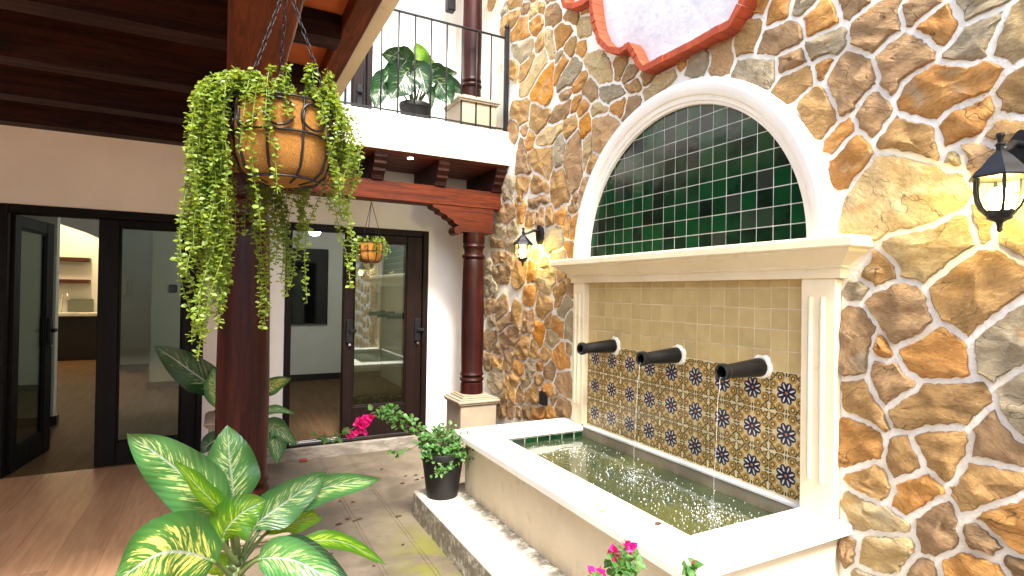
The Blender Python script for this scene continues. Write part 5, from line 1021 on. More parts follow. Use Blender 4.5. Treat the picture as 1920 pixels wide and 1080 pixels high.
for j in range(5):
    off = -HP*0.02
    y = off; 
    while y < 1.80:
        a, b = max(y, 0.002), min(y+HP, 1.800)
        if b-a > 0.012: face_tile('cream_tile', 'beige_tile', a+0.0019, b-0.0019, zr[j]+0.0019, zr[j+1]-0.0019, 0.0070+RND.uniform(-0.0006, 0.0006))
        y += HP
# spouts with plaster collars
for yc in (1.470, 0.846, 0.248):
    zc = 0.636; pr_ = [(0.048, 0.0), (0.049, 0.03), (0.043, 0.12), (0.036, 0.215), (0.0345, 0.235), (0.041, 0.243), (0.044, 0.256), (0.043, 0.272), (0.036, 0.277), (0.028, 0.272), (0.025, 0.24), (0.024, 0.12)]
    mb = MB().lathe(pr_, (0, 0, 0), 24); mb.v = [(-0.006-v[2]*1.10, yc+v[0], zc+v[1]+(-0.012*v[2]/0.28)) for v in mb.v]
    s = mb.build('spout', 'spout', fo, 30)
    col_ = MB(); ks = 22; rr = random.Random(int(yc*1000))
    for k in range(ks):
        a = 2*pi*k/ks; q = 0.066 + rr.uniform(-0.006, 0.006)
        col_.v += [(-0.009, yc+0.04*cos(a), zc+0.04*sin(a)), (-0.026+rr.uniform(-.003, .003), yc+0.046*cos(a), zc+0.046*sin(a)), (-0.022, yc+q*0.9*cos(a), zc+q*0.9*sin(a)), (-0.006, yc+q*cos(a), zc+q*sin(a))]
    for k in range(ks):
        for j in range(3): col_.f.append((k*4+j, ((k+1) % ks)*4+j, ((k+1) % ks)*4+j+1, k*4+j+1))
    col_.build('plaster_collar', 'mortar', s, True)
# water threads and splashes
for yc in (1.470, 0.846, 0.248):
    pts = []; 
    for k in range(14):
        t = k/13; pts.append((-0.305-0.045*t+0.002*sin(k*2.1), yc+0.002*sin(k*1.3), 0.600-0.688*t*t))
    tag(MB().tube(pts, [0.0026-0.0014*k/13 for k in range(14)], 6).build('water_thread', 'stream', None, True), 'thin clear thread of water falling from the %s black spout' % {1.470: 'far', 0.846: 'middle', 0.248: 'near'}[yc], 'water')
sp_ = MB(); rr = random.Random(21)
for yc, k in ((1.470, 260), (0.846, 330), (0.248, 460)):
    for _ in range(k):
        a, d = rr.uniform(0, 2*pi), abs(rr.gauss(0, 0.19)); x, y = -0.35+d*cos(a)*0.9, yc+d*sin(a)*1.35
        if not (XI+0.01 < x < -0.04 and 0.0 < y < 1.81): continue
        r = rr.uniform(0.0010, 0.0040)*(0.8 if d < 0.06 else 1.0); h = rr.random()**3*0.07*max(0, 1-d/0.25)
        st_ = rr.uniform(1, 2.2)
        sp_.add([(x+r, y, -0.087+h), (x-r, y, -0.087+h), (x, y+r, -0.087+h), (x, y-r, -0.087+h), (x, y, -0.087+h+r*st_), (x, y, -0.087+h-r)],
                [(0, 2, 4), (2, 1, 4), (1, 3, 4), (3, 0, 4), (2, 0, 5), (1, 2, 5), (3, 1, 5), (0, 3, 5)])
tag(sp_.build('water_splash', 'drop', None, True), 'scattered white droplets and bubbles on the dark green pool water', 'water', None, 'stuff')

# ------------------------------------------------------------------ brick framed medallion
half = [(0.33, 2.418), (0.345, 2.418)]
MC, MZ = 0.68, 3.52
left = [(1.02, 2.42), (1.10, 2.50), (1.145, 2.585), (1.17, 2.628), (1.27, 2.632), (1.40, 2.690), (1.50, 2.79), (1.56, 2.90), (1.595, 3.03), (1.615, 3.16), (1.70, 3.165), (1.85, 3.20), (1.97, 3.26), (2.01, 3.36), (2.03, 3.50)]
up_ = [(y, 2*MZ-z) for y, z in reversed(left[:-1])]
K_ = 1.0214; left = [(-1.71+(y+1.71)*K_, 1+(z-1)*K_) for y, z in left]; MC, MZ = -1.71+(MC+1.71)*K_, 1+(MZ-1)*K_
up_ = [(y, 2*MZ-z) for y, z in reversed(left[:-1])]
lf = left + up_; outer = lf + [(2*MC-y, z) for y, z in reversed(lf)]
inner = []
nO = len(outer)
for i in range(nO):
    a, b, c = Vector(outer[i-1]), Vector(outer[i]), Vector(outer[(i+1) % nO]); t = (c-a).normalized(); nrm = Vector((-t.y, t.x))
    if (Vector((MC, MZ))-b).dot(nrm) < 0: nrm = -nrm
    inner.append(b + nrm*0.042)
md = thing('brick_medallion', 'white plaster medallion with a scalloped orange brick frame high on the stone wall', 'medallion', (-0.05, MC, MZ))
pm = MB(); pm.v = [(-0.020, p[0], p[1]) for p in inner] + [(0.0, p[0], p[1]) for p in inner]; pm.f = [tuple(range(nO))] + [(i, (i+1) % nO, nO+(i+1) % nO, nO+i) for i in range(nO)]
pm.build('plaster_panel', 'medal', md)
for i in range(nO):
    a0_, b0_ = Vector(outer[i]), Vector(outer[(i+1) % nO]); a1_, b1_ = Vector(inner[i]), Vector(inner[(i+1) % nO])
    k = max(1, round((b0_-a0_).length/0.062))
    for q in range(k):
        t, u = q/k+0.02/k, (q+1)/k-0.02/k; dx = RND.uniform(-0.006, 0.006)
        pts = [a0_.lerp(b0_, t), a0_.lerp(b0_, u), a1_.lerp(b1_, u), a1_.lerp(b1_, t)]
        # brick: tall at the outer edge, sloping back to the plaster
        mb = MB(); mb.v = [(0.0, p.x, p.y) for p in pts] + [(-0.120+dx, pts[0].x, pts[0].y), (-0.120+dx, pts[1].x, pts[1].y), (-0.120+dx, pts[2].x, pts[2].y), (-0.120+dx, pts[3].x, pts[3].y)]
        mb.f = [(0, 1, 2, 3), (4, 5, 6, 7), (0, 1, 5, 4), (1, 2, 6, 5), (2, 3, 7, 6), (3, 0, 4, 7)]
        c = (0, sum(p.x for p in pts)/4, sum(p.y for p in pts)/4); mb.build('brick', 'brick', md, None, c)

# ------------------------------------------------------------------ wall lanterns
def lantern(y, ztop, label, watts):
    x = -0.200; z = ztop-1.564
    t = thing('wall_lantern', label, 'lantern', (0.0, y, z+1.5))
    Z = lambda v: v+z
    MB().lathe([(0.088, Z(1.412)), (0.090, Z(1.418)), (0.082, Z(1.432)), (0.060, Z(1.450)), (0.056, Z(1.456)), (0.040, Z(1.476)), (0.036, Z(1.482)), (0.018, Z(1.500)), (0.012, Z(1.505)), (0.012, Z(1.520)), (0.016, Z(1.526)), (0.008, Z(1.534)), (0.009, Z(1.545)), (0.014, Z(1.556)), (0.012, Z(1.564))], (x, y, 0), 6, radians(30)).build('cap', 'black', t, 25)
    body = [(0.070, 1.412), (0.071, 1.375), (0.066, 1.340), (0.055, 1.314), (0.042, 1.300)]
    for k in range(6):
        a = radians(30+60*k); b = radians(90+60*k)
        MB().tube([(x+r*cos(a), y+r*sin(a), Z(v)) for r, v in body], 0.0052, 6).build('rib', 'black', t, 40)
        pn = MB()
        for r, v in body: pn.v += [(x+r*0.985*cos(a), y+r*0.985*sin(a), Z(v)), (x+r*0.985*cos(b), y+r*0.985*sin(b), Z(v))]
        for j in range(len(body)-1): pn.f.append((2*j, 2*j+1, 2*j+3, 2*j+2))
        pn.build('pane', 'lampglass', t)
    MB().lathe([(0.046, Z(1.302)), (0.046, Z(1.296)), (0.036, Z(1.285)), (0.034, Z(1.276)), (0.018, Z(1.268)), (0.010, Z(1.262)), (0.007, Z(1.245)), (0.009, Z(1.238)), (0.003, Z(1.231))], (x, y, 0), 12).build('base', 'black', t, 30)
    MB().tube([(x, y, Z(1.508)), (x+0.05, y, Z(1.520)), (x+0.10, y, Z(1.545)), (x+0.145, y, Z(1.548)), (x+0.175, y, Z(1.530)), (-0.02, y, Z(1.512))], [0.009, 0.011, 0.012, 0.013, 0.014, 0.016], 8).build('arm', 'black', t, True)
    pl = [(0.042*cos(a)*(1 if abs(sin(a)) < .6 else .8)+y, Z(1.512)+0.088*sin(a)) for a in [2*pi*i/20 for i in range(20)]]
    MB().prism(pl, 'x', -0.050, 0.0).build('wall_plate', 'black', t)
    MB().lathe([(0.014, Z(1.300)), (0.026, Z(1.310)), (0.036, Z(1.335)), (0.036, Z(1.355)), (0.024, Z(1.375)), (0.006, Z(1.384))], (x, y, 0), 12).build('bulb', 'bulb', t, True)
lantern(-0.822, 1.564, 'lit black lantern on the stone wall right of the fountain, near the photo edge', 3.2)
lantern(2.512, 1.574, 'lit black lantern on the stone wall left of the fountain cornice', 3.6)

# ------------------------------------------------------------------ hanging baskets
def basket(c, s, label, strands, detail, name='hanging_basket', apex=1.842):
    x, y, z = c; t = thing(name, label, 'hanging basket', (x, y, z), None); n = 40 if detail else 20
    co_ = [(0.122, 0.085), (0.120, 0.02), (0.115, -0.045), (0.103, -0.085), (0.080, -0.108), (0.04, -0.118), (0.004, -0.120)]
    lin = MB(); 
    for r, h in co_:
        for i in range(n):
            a = 2*pi*i/n; q = r*s*(1+0.02*noise.noise((cos(a)*5, sin(a)*5, h*20)))
            lin.v.append((x+q*cos(a), y+q*sin(a), z+h*s))
    for j in range(len(co_)-1):
        for i in range(n): lin.f.append((j*n+i, j*n+(i+1) % n, (j+1)*n+(i+1) % n, (j+1)*n+i))
    lin.f.append(tuple((len(co_)-1)*n+i for i in range(n)))
    lin.build('coir_liner', 'coir', t, True)
    MB().lathe([(0.118*s, 0.055*s), (0.06*s, 0.075*s), (0.003, 0.078*s)], (x, y, z), 24).build('soil', 'soil', t, True)
    fr_ = MB(); wr = 0.0032*s
    def ringw(r, h, k=40): fr_.tube([(x+r*s*cos(2*pi*i/k), y+r*s*sin(2*pi*i/k), z+h*s) for i in range(k+1)], wr, 6, False)
    ringw(0.127, 0.085); ringw(0.124, 0.0); ringw(0.087, -0.108)
    for k in range(9):
        a = 2*pi*k/9+radians(246)
        fr_.tube([(x+(r+0.004)*s*cos(a), y+(r+0.004)*s*sin(a), z+h*s) for r, h in co_[:6]], wr, 6)
        if detail:
            b = a+pi/9-0.12; sc = []
            for q in range(17):
                th = 0.7+q/16*5.3; u = 0.034*cos(th)/0.122; v = 0.034*sin(th)
                sc.append((x+0.127*s*cos(b+u), y+0.127*s*sin(b+u), z+(0.042+v)*s))
            fr_.tube(sc, wr, 6)
    fr_.build('wire_frame', 'black', t, True)
    for k in range(3):                                          # chains up to the hook
        a = radians(95+120*k); p0 = Vector((x+0.12*s*cos(a), y+0.12*s*sin(a), z+0.085*s)); p1 = Vector((x, y, apex-0.02)); d = p1-p0; L_ = d.length
        ch = MB(); dn = d.normalized(); s1 = dn.orthogonal().normalized(); s2 = dn.cross(s1)
        if detail:
            nl = int(L_/0.020)
            for i in range(nl):
                cc = p0+d*((i+0.5)/nl); e1 = s1 if i % 2 else s2
                ch.tube([cc + dn*0.0125*cos(2*pi*q/8) + e1*0.0055*sin(2*pi*q/8) for q in range(9)], 0.0016, 4, False)
        else: ch.tube([p0, p1], 0.003, 5)
        ch.build('chain', 'rail', t, True)
    MB().tube([(x, y, apex), (x, y, apex-0.012), (x+0.008, y, apex-0.022), (x, y, apex-0.03)], 0.0025, 6).build('hook', 'black', t, True)
    for (ang, L_, out_, lift, lean) in strands:
        a = ang; r0 = 0.09*s; rim = (0.126+out_)*s
        pts = [Vector((x+r0*cos(a), y+r0*sin(a), z+0.075*s)), Vector((x+0.115*s*cos(a), y+0.115*s*sin(a), z+(0.10+lift)*s)), Vector((x+(rim+0.012)*cos(a), y+(rim+0.012)*sin(a), z+(0.085+lift*0.5)*s))]
        nseg = max(2, int(L_/0.06)); wob = RND.uniform(0, 6)
        for q in range(1, nseg+1):
            h = L_*q/nseg
            pts.append(Vector((x+(rim+0.025+0.02*sin(h*9+wob))*cos(a)+0.014*sin(h*13+wob)+lean*h, y+(rim+0.025)*sin(a)+0.014*cos(h*11+wob), z+0.085*s-h)))
        cv = catmull(pts, 4); vb = MB(); vb.tube(cv, 0.0011*s, 4, False); ns = len(vb.f)
        acc = 0; prev = cv[0]; step = 0.0108*s if detail else 0.022
        for p in cv[1:]:
            seg = p-prev; L2 = seg.length; pos = step-acc
            while pos < L2:
                cpt = prev+seg*(pos/L2)
                for q in range(RND.choice((2, 3, 4, 4)) if detail else 2):
                    th = RND.uniform(0, 2*pi); dirv = Vector((cos(th), sin(th), RND.uniform(-0.5, 0.35))).normalized()
                    lr = (0.0055*RND.uniform(0.55, 1.4))*s*(1.0 if detail else 1.6)
                    cc = cpt+dirv*(lr*1.35); nrm = (Vector((RND.gauss(0, .5), RND.gauss(0, .5)-0.3, 0.9))).normalized(); e1 = (dirv-nrm*dirv.dot(nrm)).normalized(); e2 = nrm.cross(e1)
                    o_ = len(vb.v)
                    vb.v += [tuple(cc-e1*lr*1.1), tuple(cc+e2*lr*0.85-e1*lr*0.2+nrm*lr*0.25), tuple(cc+e2*lr*0.6+e1*lr*0.7+nrm*lr*0.2), tuple(cc+e1*lr*1.15), tuple(cc-e2*lr*0.6+e1*lr*0.7+nrm*lr*0.2), tuple(cc-e2*lr*0.85-e1*lr*0.2+nrm*lr*0.25)]
                    vb.f += [(o_, o_+1, o_+2, o_+3), (o_, o_+3, o_+4, o_+5)]
                pos += step
            acc = (acc+L2) % step; prev = p
        vb.build('trailing_stem', 'vine', t, False, recalc=False)
    return t
S = []
for _ in range(62): S.append((radians(RND.gauss(172, 15)), RND.choice([0.2, 0.3, 0.38, 0.45, 0.5, 0.56])+RND.uniform(-.05, .06), RND.uniform(0.0, 0.065), RND.uniform(0, 0.05), 0))
S += [(radians(184), 0.66, 0.02, 0.02, 0.02), (radians(180), 0.62, 0.04, 0.02, 0.03), (radians(188), 0.58, 0.03, 0.02, 0.02)]
for _ in range(26): S.append((radians(RND.gauss(90, 24)), RND.uniform(0.2, 0.48), RND.uniform(-0.02, 0.03), RND.uniform(0, 0.04), 0))
S += [(radians(100), 0.60, 0.0, 0.02, -0.03), (radians(112), 0.56, 0.0, 0.02, 0), (radians(82), 0.50, 0.0, 0.02, 0.0)]
for _ in range(13): S.append((radians(RND.gauss(6, 15)), RND.uniform(0.12, 0.30), RND.uniform(-0.01, 0.04), RND.uniform(0, 0.05), 0))
S += [(radians(3), 0.47, 0.01, 0.03, 0.0), (radians(12), 0.42, 0.02, 0.03, 0.0), (radians(28), 0.52, 0.0, 0.03, -0.12), (radians(-12), 0.34, 0.0, 0.02, 0), (radians(-25), 0.25, 0, 0.03, 0), (radians(-35), 0.20, 0, 0.02, 0)]
S += [(radians(238), 0.34, 0.0, 0.02, 0.02), (radians(255), 0.25, 0.0, 0.02, 0.01), (radians(228), 0.16, 0, 0.04, 0), (radians(300), 0.07, 0, 0.02, 0), (radians(316), 0.22, 0, 0.03, 0.0), (radians(325), 0.13, 0, 0.03, 0), (radians(264), 0.06, 0, 0.03, 0), (radians(248), 0.10, 0, 0.05, 0)]
for _ in range(26): S.append((RND.uniform(0, 2*pi), RND.uniform(0.02, 0.05), RND.uniform(-0.03, 0.0), RND.uniform(0.02, 0.09), 0))
basket((-2.372, -0.12, 1.398), 1.0, 'large coir hanging basket with long trailing green stems, in front of the thick column', S, True)
S2 = [(RND.uniform(0, 2*pi), RND.uniform(0.03, 0.12), RND.uniform(0, 0.02), RND.uniform(0, 0.05), 0) for _ in range(26)] + [(radians(185+RND.uniform(-25, 25)), RND.uniform(0.1, 0.2), 0.01, 0.02, 0) for _ in range(7)] + [(radians(0+RND.uniform(-20, 20)), RND.uniform(0.1, 0.16), 0.01, 0.02, 0) for _ in range(4)]
basket((-1.312, 3.40, 1.37), 0.92, 'small coir hanging basket in front of the sliding glass door', S2, False, 'hanging_basket', 1.842)

# ------------------------------------------------------------------ large leaved plants in pots
VIEW = Vector((-2.45, -1.7, 1.05))
def big_leaf(parent, P, hw_, roll, kind, fold=0.28):
    hw_ = hw_*1.28
    cv = catmull(P, 8); n3 = len(cv); i0 = n3//3
    MB().tube(cv[:i0+1], [0.0095*(1-0.45*i/i0) for i in range(i0+1)], 8).build('leaf_stalk', 'stem', parent, True)
    bl = cv[i0-1:]; nb = len(bl); W = 9
    mb = MB(); uvs = []; ph = RND.uniform(0, 6)
    for i, p in enumerate(bl):
        s = i/(nb-1); t = (bl[min(i+1, nb-1)]-bl[max(i-1, 0)]).normalized()
        nv = (VIEW-p).normalized(); sd_ = t.cross(nv).normalized(); nv = sd_.cross(t).normalized()
        q = Matrix.Rotation(radians(roll), 3, t); sd_ = q @ sd_; nv = q @ nv
        wd = hw_*(min(1.0, (s/0.30))**0.62 if s < 0.30 else max(0.0, 1-((s-0.30)/0.70)**2.1))**0.9
        for k in range(W):
            v = (k/(W-1))*2-1
            off = sd_*(wd*v) + nv*(fold*wd*(abs(v)**1.4)*0.9 - 0.10*wd) + nv*(0.10*hw_*abs(v)*sin(s*15+ph+(1.7 if v > 0 else 0)))
            mb.v.append(tuple(p+off)); uvs.append((s, v*0.5+0.5))
    for i in range(nb-1):
        for k in range(W-1): mb.f.append((i*W+k, i*W+k+1, (i+1)*W+k+1, (i+1)*W+k))
    return mb.build('leaf', LEAF[kind], parent, True, uvs=uvs, recalc=False)
def pot(parent, c, rt, rb, h):
    x, y, z = c
    MB().lathe([(rb, 0), (rb*1.02, 0.01), (rt*0.95, h*0.84), (rt*0.955, h*0.845), (rt, h*0.85), (rt*1.02, h*0.98), (rt, h), (rt*0.93, h), (rt*0.90, h*0.9)], (x, y, z), 32).build('pot', 'pot', parent, 35)
    MB().lathe([(rt*0.915, h*0.90), (rt*0.5, h*0.92), (0.004, h*0.925)], (x, y, z), 24, 0, False).build('soil', 'soil', parent, True)
def big_plant(label, c, rt, rb, h, leaves):
    t = thing('leafy_plant', label, 'plant', c); pot(t, c, rt, rb, h)
    for k in range(3):
        a = 2*pi*k/3; bx, by, bz = c[0]+0.03*cos(a), c[1]+0.03*sin(a), c[2]+h*0.9
        tp = Vector(leaves[k][0][0]); MB().tube([(bx, by, bz), ((bx+tp.x)/2+0.01*cos(a), (by+tp.y)/2, (bz+tp.z)/2), tuple(tp)], [0.016, 0.014, 0.010], 8).build('stem', 'stem', t, True)
    ax_ = Vector((c[0], c[1], c[2]+h*0.95))
    for P, hw_, roll, kind in leaves:
        P = [Vector(p) for p in P]
        q0 = P[0]
        if (q0-ax_).length > 0.06: MB().tube([tuple(ax_+Vector((RND.uniform(-.02, .02), RND.uniform(-.02, .02), 0))), tuple((ax_+q0)/2+Vector((RND.uniform(-.01, .01), 0, 0))), tuple(q0)], [0.010, 0.009, 0.0085], 7).build('leaf_stalk', 'stem', t, True)
        big_leaf(t, P, hw_, roll, kind)
    return t
FG=[
 ([(-2.475, 0.55, 0.017), (-2.505, 0.5, 0.204), (-2.638, 0.45, 0.396), (-2.77, 0.4, 0.542)],0.072,-10,0),
 ([(-2.438, 0.6, -0.012), (-2.456, 0.6, 0.2), (-2.473, 0.62, 0.345), (-2.486, 0.66, 0.483)],0.075,0,0),
 ([(-2.455, 0.5, 0.054), (-2.484, 0.45, 0.213), (-2.565, 0.4, 0.339), (-2.636, 0.36, 0.449)],0.03,35,1),
 ([(-2.431, 0.6, -0.014), (-2.381, 0.62, 0.099), (-2.255, 0.66, 0.167), (-2.1, 0.75, 0.224)],0.062,10,0),
 ([(-2.431, 0.6, -0.004), (-2.303, 0.66, 0.133), (-2.107, 0.75, 0.159), (-1.823, 0.9, 0.112)],0.05,15,0),
 ([(-2.443, 0.5, 0.013), (-2.494, 0.42, 0.15), (-2.444, 0.4, 0.23), (-2.36, 0.42, 0.259)],0.06,-5,1),
 ([(-2.429, 0.65, -0.046), (-2.328, 0.7, 0.038), (-2.212, 0.75, 0.042), (-2.106, 0.8, 0.021)],0.05,-35,1),
 ([(-2.425, 0.6, -0.035), (-2.23, 0.62, -0.001), (-2.056, 0.65, -0.037), (-1.851, 0.7, -0.197)],0.03,-25,1),
 ([(-2.456, 0.4, 0.006), (-2.528, 0.25, 0.158), (-2.638, 0.1, 0.268), (-2.74, 0.0, 0.256)],0.085,5,2),
 ([(-2.439, 0.45, 0.006), (-2.378, 0.35, 0.087), (-2.27, 0.25, 0.095), (-2.133, 0.15, 0.023)],0.055,10,0),
 ([(-2.427, 0.55, -0.022), (-2.328, 0.45, 0.068), (-2.216, 0.4, 0.037), (-2.073, 0.35, -0.068)],0.045,5,3),
 ([(-2.454, 0.5, -0.003), (-2.481, 0.45, 0.039), (-2.513, 0.4, 0.069), (-2.544, 0.35, 0.075)],0.03,0,1),
 ([(-2.46, 0.6, -0.008), (-2.516, 0.7, 0.063), (-2.554, 0.75, 0.133), (-2.617, 0.8, 0.199)],0.04,40,0),
]
BK=[
 ([(-2.465, 2.6, -0.098), (-2.537, 2.55, 0.284), (-2.71, 2.5, 0.479), (-2.888, 2.45, 0.636)],0.085,0,3),
 ([(-2.415, 2.6, -0.141), (-2.513, 2.5, 0.219), (-2.541, 2.5, 0.364), (-2.556, 2.5, 0.472)],0.075,30,0),
 ([(-2.348, 2.6, -0.149), (-2.276, 2.5, 0.273), (-2.196, 2.45, 0.342), (-2.078, 2.4, 0.391)],0.055,20,2),
 ([(-2.348, 2.6, -0.149), (-2.273, 2.5, 0.107), (-2.176, 2.45, 0.171), (-2.052, 2.4, 0.141)],0.03,-30,0),
 ([(-2.341, 2.6, -0.15), (-2.247, 2.5, 0.013), (-2.156, 2.45, 0.033), (-2.028, 2.4, -0.08)],0.05,0,0),
 ([(-2.33, 2.6, -0.189), (-2.221, 2.5, 0.047), (-2.162, 2.45, -0.022), (-2.156, 2.4, -0.193)],0.07,0,0),
 ([(-2.447, 2.6, -0.211), (-2.515, 2.5, -0.031), (-2.562, 2.45, -0.014), (-2.612, 2.4, -0.065)],0.05,10,3),
 ([(-2.378, 2.7, -0.21), (-2.419, 2.7, 0.174), (-2.388, 2.7, 0.324), (-2.321, 2.7, 0.435)],0.06,0,3),
]
BL=[
 ([(-0.907, 3.42, 2.778), (-0.891, 3.42, 3.138), (-0.871, 3.42, 3.271), (-0.903, 3.42, 3.392)],0.085,0,1),
 ([(-0.929, 3.42, 2.774), (-0.978, 3.4, 3.155), (-1.1, 3.35, 3.182), (-1.265, 3.3, 3.166)],0.09,0,3),
 ([(-0.921, 3.42, 2.775), (-0.992, 3.35, 3.065), (-1.082, 3.3, 2.933), (-1.19, 3.25, 2.754)],0.12,0,3),
 ([(-0.943, 3.42, 2.772), (-1.154, 3.4, 3.008), (-1.254, 3.38, 2.872), (-1.303, 3.36, 2.672)],0.08,0,3),
 ([(-0.907, 3.42, 2.778), (-0.913, 3.35, 3.123), (-0.869, 3.3, 3.001), (-0.845, 3.28, 2.873)],0.085,0,3),
 ([(-0.892, 3.42, 2.78), (-0.757, 3.42, 3.15), (-0.635, 3.42, 3.153), (-0.479, 3.42, 3.188)],0.06,0,3),
 ([(-0.885, 3.42, 2.782), (-0.684, 3.45, 3.088), (-0.528, 3.45, 3.073), (-0.368, 3.45, 3.006)],0.06,0,3),
 ([(-0.892, 3.42, 2.78), (-0.732, 3.4, 3.061), (-0.631, 3.38, 2.973), (-0.56, 3.36, 2.841)],0.1,0,3),
 ([(-0.929, 3.42, 2.774), (-1.062, 3.38, 3.103), (-1.165, 3.36, 3.034), (-1.23, 3.34, 2.918)],0.06,0,3),
 ([(-0.907, 3.42, 2.778), (-0.807, 3.45, 3.194), (-0.763, 3.45, 3.232), (-0.702, 3.45, 3.245)],0.06,0,1),
 ([(-0.921, 3.42, 2.775), (-0.998, 3.45, 3.084), (-1.097, 3.45, 3.008), (-1.181, 3.45, 2.964)],0.07,0,3),
 ([(-0.914, 3.42, 2.777), (-0.909, 3.36, 3.07), (-0.918, 3.36, 3.153), (-0.926, 3.36, 3.208)],0.06,20,2),
 ([(-0.899, 3.42, 2.779), (-0.791, 3.4, 2.964), (-0.752, 3.4, 2.913), (-0.75, 3.4, 2.77)],0.035,0,3),
]
big_plant('big plant with pale streaked leaves in the foreground before the thick column', (-2.44, 0.52, ZG), 0.15, 0.11, 0.30, FG)
big_plant('dark streaked leafy plant half hidden behind the thick porch column', (-2.42, 2.62, ZG), 0.15, 0.11, 0.30, BK)
big_plant('leafy green plant in a black pot on the upper balcony', (-0.905, 3.42, 2.505), 0.150, 0.12, 0.29, BL)

# ------------------------------------------------------------------ bougainvilleas
def leaflet(mb, c, d, nrm, L_, W_):
    d = d.normalized(); nrm = (nrm-d*nrm.dot(d)).normalized(); e = nrm.cross(d); o = len(mb.v)
    pr_ = ((0.0, 0.0), (0.28, 0.50), (0.62, 0.40), (1.0, 0.0))
    mb.v += [tuple(c), tuple(c+d*L_*.28+e*W_*.5+nrm*W_*.12), tuple(c+d*L_*.62+e*W_*.40+nrm*W_*.08), tuple(c+d*L_-nrm*L_*.08), tuple(c+d*L_*.62-e*W_*.40+nrm*W_*.08), tuple(c+d*L_*.28-e*W_*.5+nrm*W_*.12), tuple(c+d*L_*.5-nrm*W_*.05)]
    mb.f += [(o, o+1, o+6), (o+1, o+2, o+6), (o+2, o+3, o+6), (o+3, o+4, o+6), (o+4, o+5, o+6), (o+5, o, o+6)]
def branch(t, P, r, dens, ls, gaps=(), spread=0.02):
    cv = catmull(P, 8); MB().tube(cv, [r*(1-0.6*i/len(cv)) for i in range(len(cv))], 6).build('branch', 'woody', t, True)
    mb = MB(); n = len(cv)
    for i in range(2, n):
        s = i/(n-1)
        if any(a < s < b for a, b in gaps): continue
        for _ in range(dens if RND.random() < 0.9 else 0):
            d = Vector((RND.gauss(0, 1), RND.gauss(0, 1)-0.3, RND.gauss(0.1, 0.8))).normalized()
            p = cv[i]+Vector((RND.gauss(0, spread), RND.gauss(0, spread), RND.gauss(0, spread)))
            L_ = ls*RND.uniform(0.6, 1.25); leaflet(mb, p, d+Vector((0, -0.2, -0.25)), Vector((RND.gauss(0, .45), RND.gauss(-0.5, .45), 0.8)), L_, L_*0.72)
    tag(mb.build('leaf_spray', 'boug', t, False, recalc=False), kind='stuff')
def bracts(t, cs, r, k, mat='bract', name='flower'):
    for c in cs:
        mb = MB(); c = Vector(c)
        for _ in range(k):
            d = Vector((RND.gauss(0, 1), RND.gauss(-0.3, 1), RND.gauss(0.1, 1))).normalized(); leaflet(mb, c+d*r*0.15, d, Vector((RND.gauss(0, 1), RND.gauss(-.5, 1), RND.gauss(0.3, 1))), r*RND.uniform(.8, 1.2), r*1.0)
        mb.build(name, mat, t, False, recalc=False)
bp_ = thing('potted_bougainvillea', 'arching bougainvillea with a bright pink spray in a black pot beside the basin', 'plant', (-1.11, 1.985, -0.43))
pot(bp_, (-1.11, 1.985, -0.43), 0.152, 0.108, 0.315)
main = [(-1.13, 1.98, -0.15), (-1.20, 1.97, -0.05), (-1.251, 1.96, 0.019), (-1.357, 1.94, 0.115), (-1.487, 1.92, 0.203), (-1.572, 1.9, 0.225), (-1.678, 1.88, 0.190), (-1.744, 1.86, 0.143), (-1.856, 1.84, 0.104), (-1.971, 1.82, 0.112)]
branch(bp_, main, 0.006, 3, 0.042, ((0.62, 0.84),), 0.016)
branch(bp_, [(-1.16, 1.97, -0.12), (-1.30, 1.94, 0.03), (-1.42, 1.93, 0.12), (-1.50, 1.90, 0.17), (-1.56, 1.88, 0.21)], 0.004, 3, 0.042, (), 0.022)
branch(bp_, [(-1.14, 1.98, -0.15), (-1.198, 1.98, -0.101), (-1.292, 1.92, -0.035), (-1.393, 1.88, -0.053), (-1.52, 1.85, -0.05)], 0.004, 2, 0.036, ((0.62, 0.80),), 0.014)
branch(bp_, [(-1.12, 1.98, -0.15), (-1.109, 1.95, -0.03), (-1.061, 1.92, -0.015), (-1.016, 1.9, -0.089), (-1.015, 1.88, -0.19)], 0.005, 5, 0.038, (), 0.048)
branch(bp_, [(-1.10, 1.97, -0.15), (-1.08, 1.93, -0.06), (-1.05, 1.88, -0.06), (-1.04, 1.85, -0.14)], 0.004, 5, 0.038, (), 0.034)
branch(bp_, [(-1.11, 1.97, -0.15), (-1.134, 1.88, -0.111), (-1.10, 1.85, -0.18), (-1.17, 1.84, -0.20), (-1.23, 1.83, -0.205)], 0.004, 3, 0.034, (), 0.018)
branch(bp_, [(-1.13, 1.98, -0.15), (-1.175, 1.98, -0.04), (-1.18, 1.97, 0.02), (-1.14, 1.97, 0.06)], 0.004, 3, 0.036, (), 0.02)
branch(bp_, [(-1.14, 1.97, -0.15), (-1.242, 1.92, -0.02), (-1.284, 1.88, -0.039), (-1.262, 1.86, -0.10)], 0.004, 3, 0.044, (), 0.018)
bracts(bp_, [(-1.655, 1.87, 0.195), (-1.685, 1.86, 0.178), (-1.70, 1.87, 0.150), (-1.725, 1.86, 0.165), (-1.735, 1.86, 0.135), (-1.668, 1.86, 0.158), (-1.715, 1.85, 0.145)], 0.034, 9)
bracts(bp_, [(-1.772, 1.845, 0.095), (-1.788, 1.845, 0.105), (-1.70, 1.85, 0.098)], 0.030, 9)
fb = thing('flowering_bougainvillea', 'pink flowered bougainvillea tips rising before the basin at the bottom edge', 'plant', (-1.42, -0.42, -0.43))
pot(fb, (-1.42, -0.42, ZG), 0.15, 0.11, 0.32)
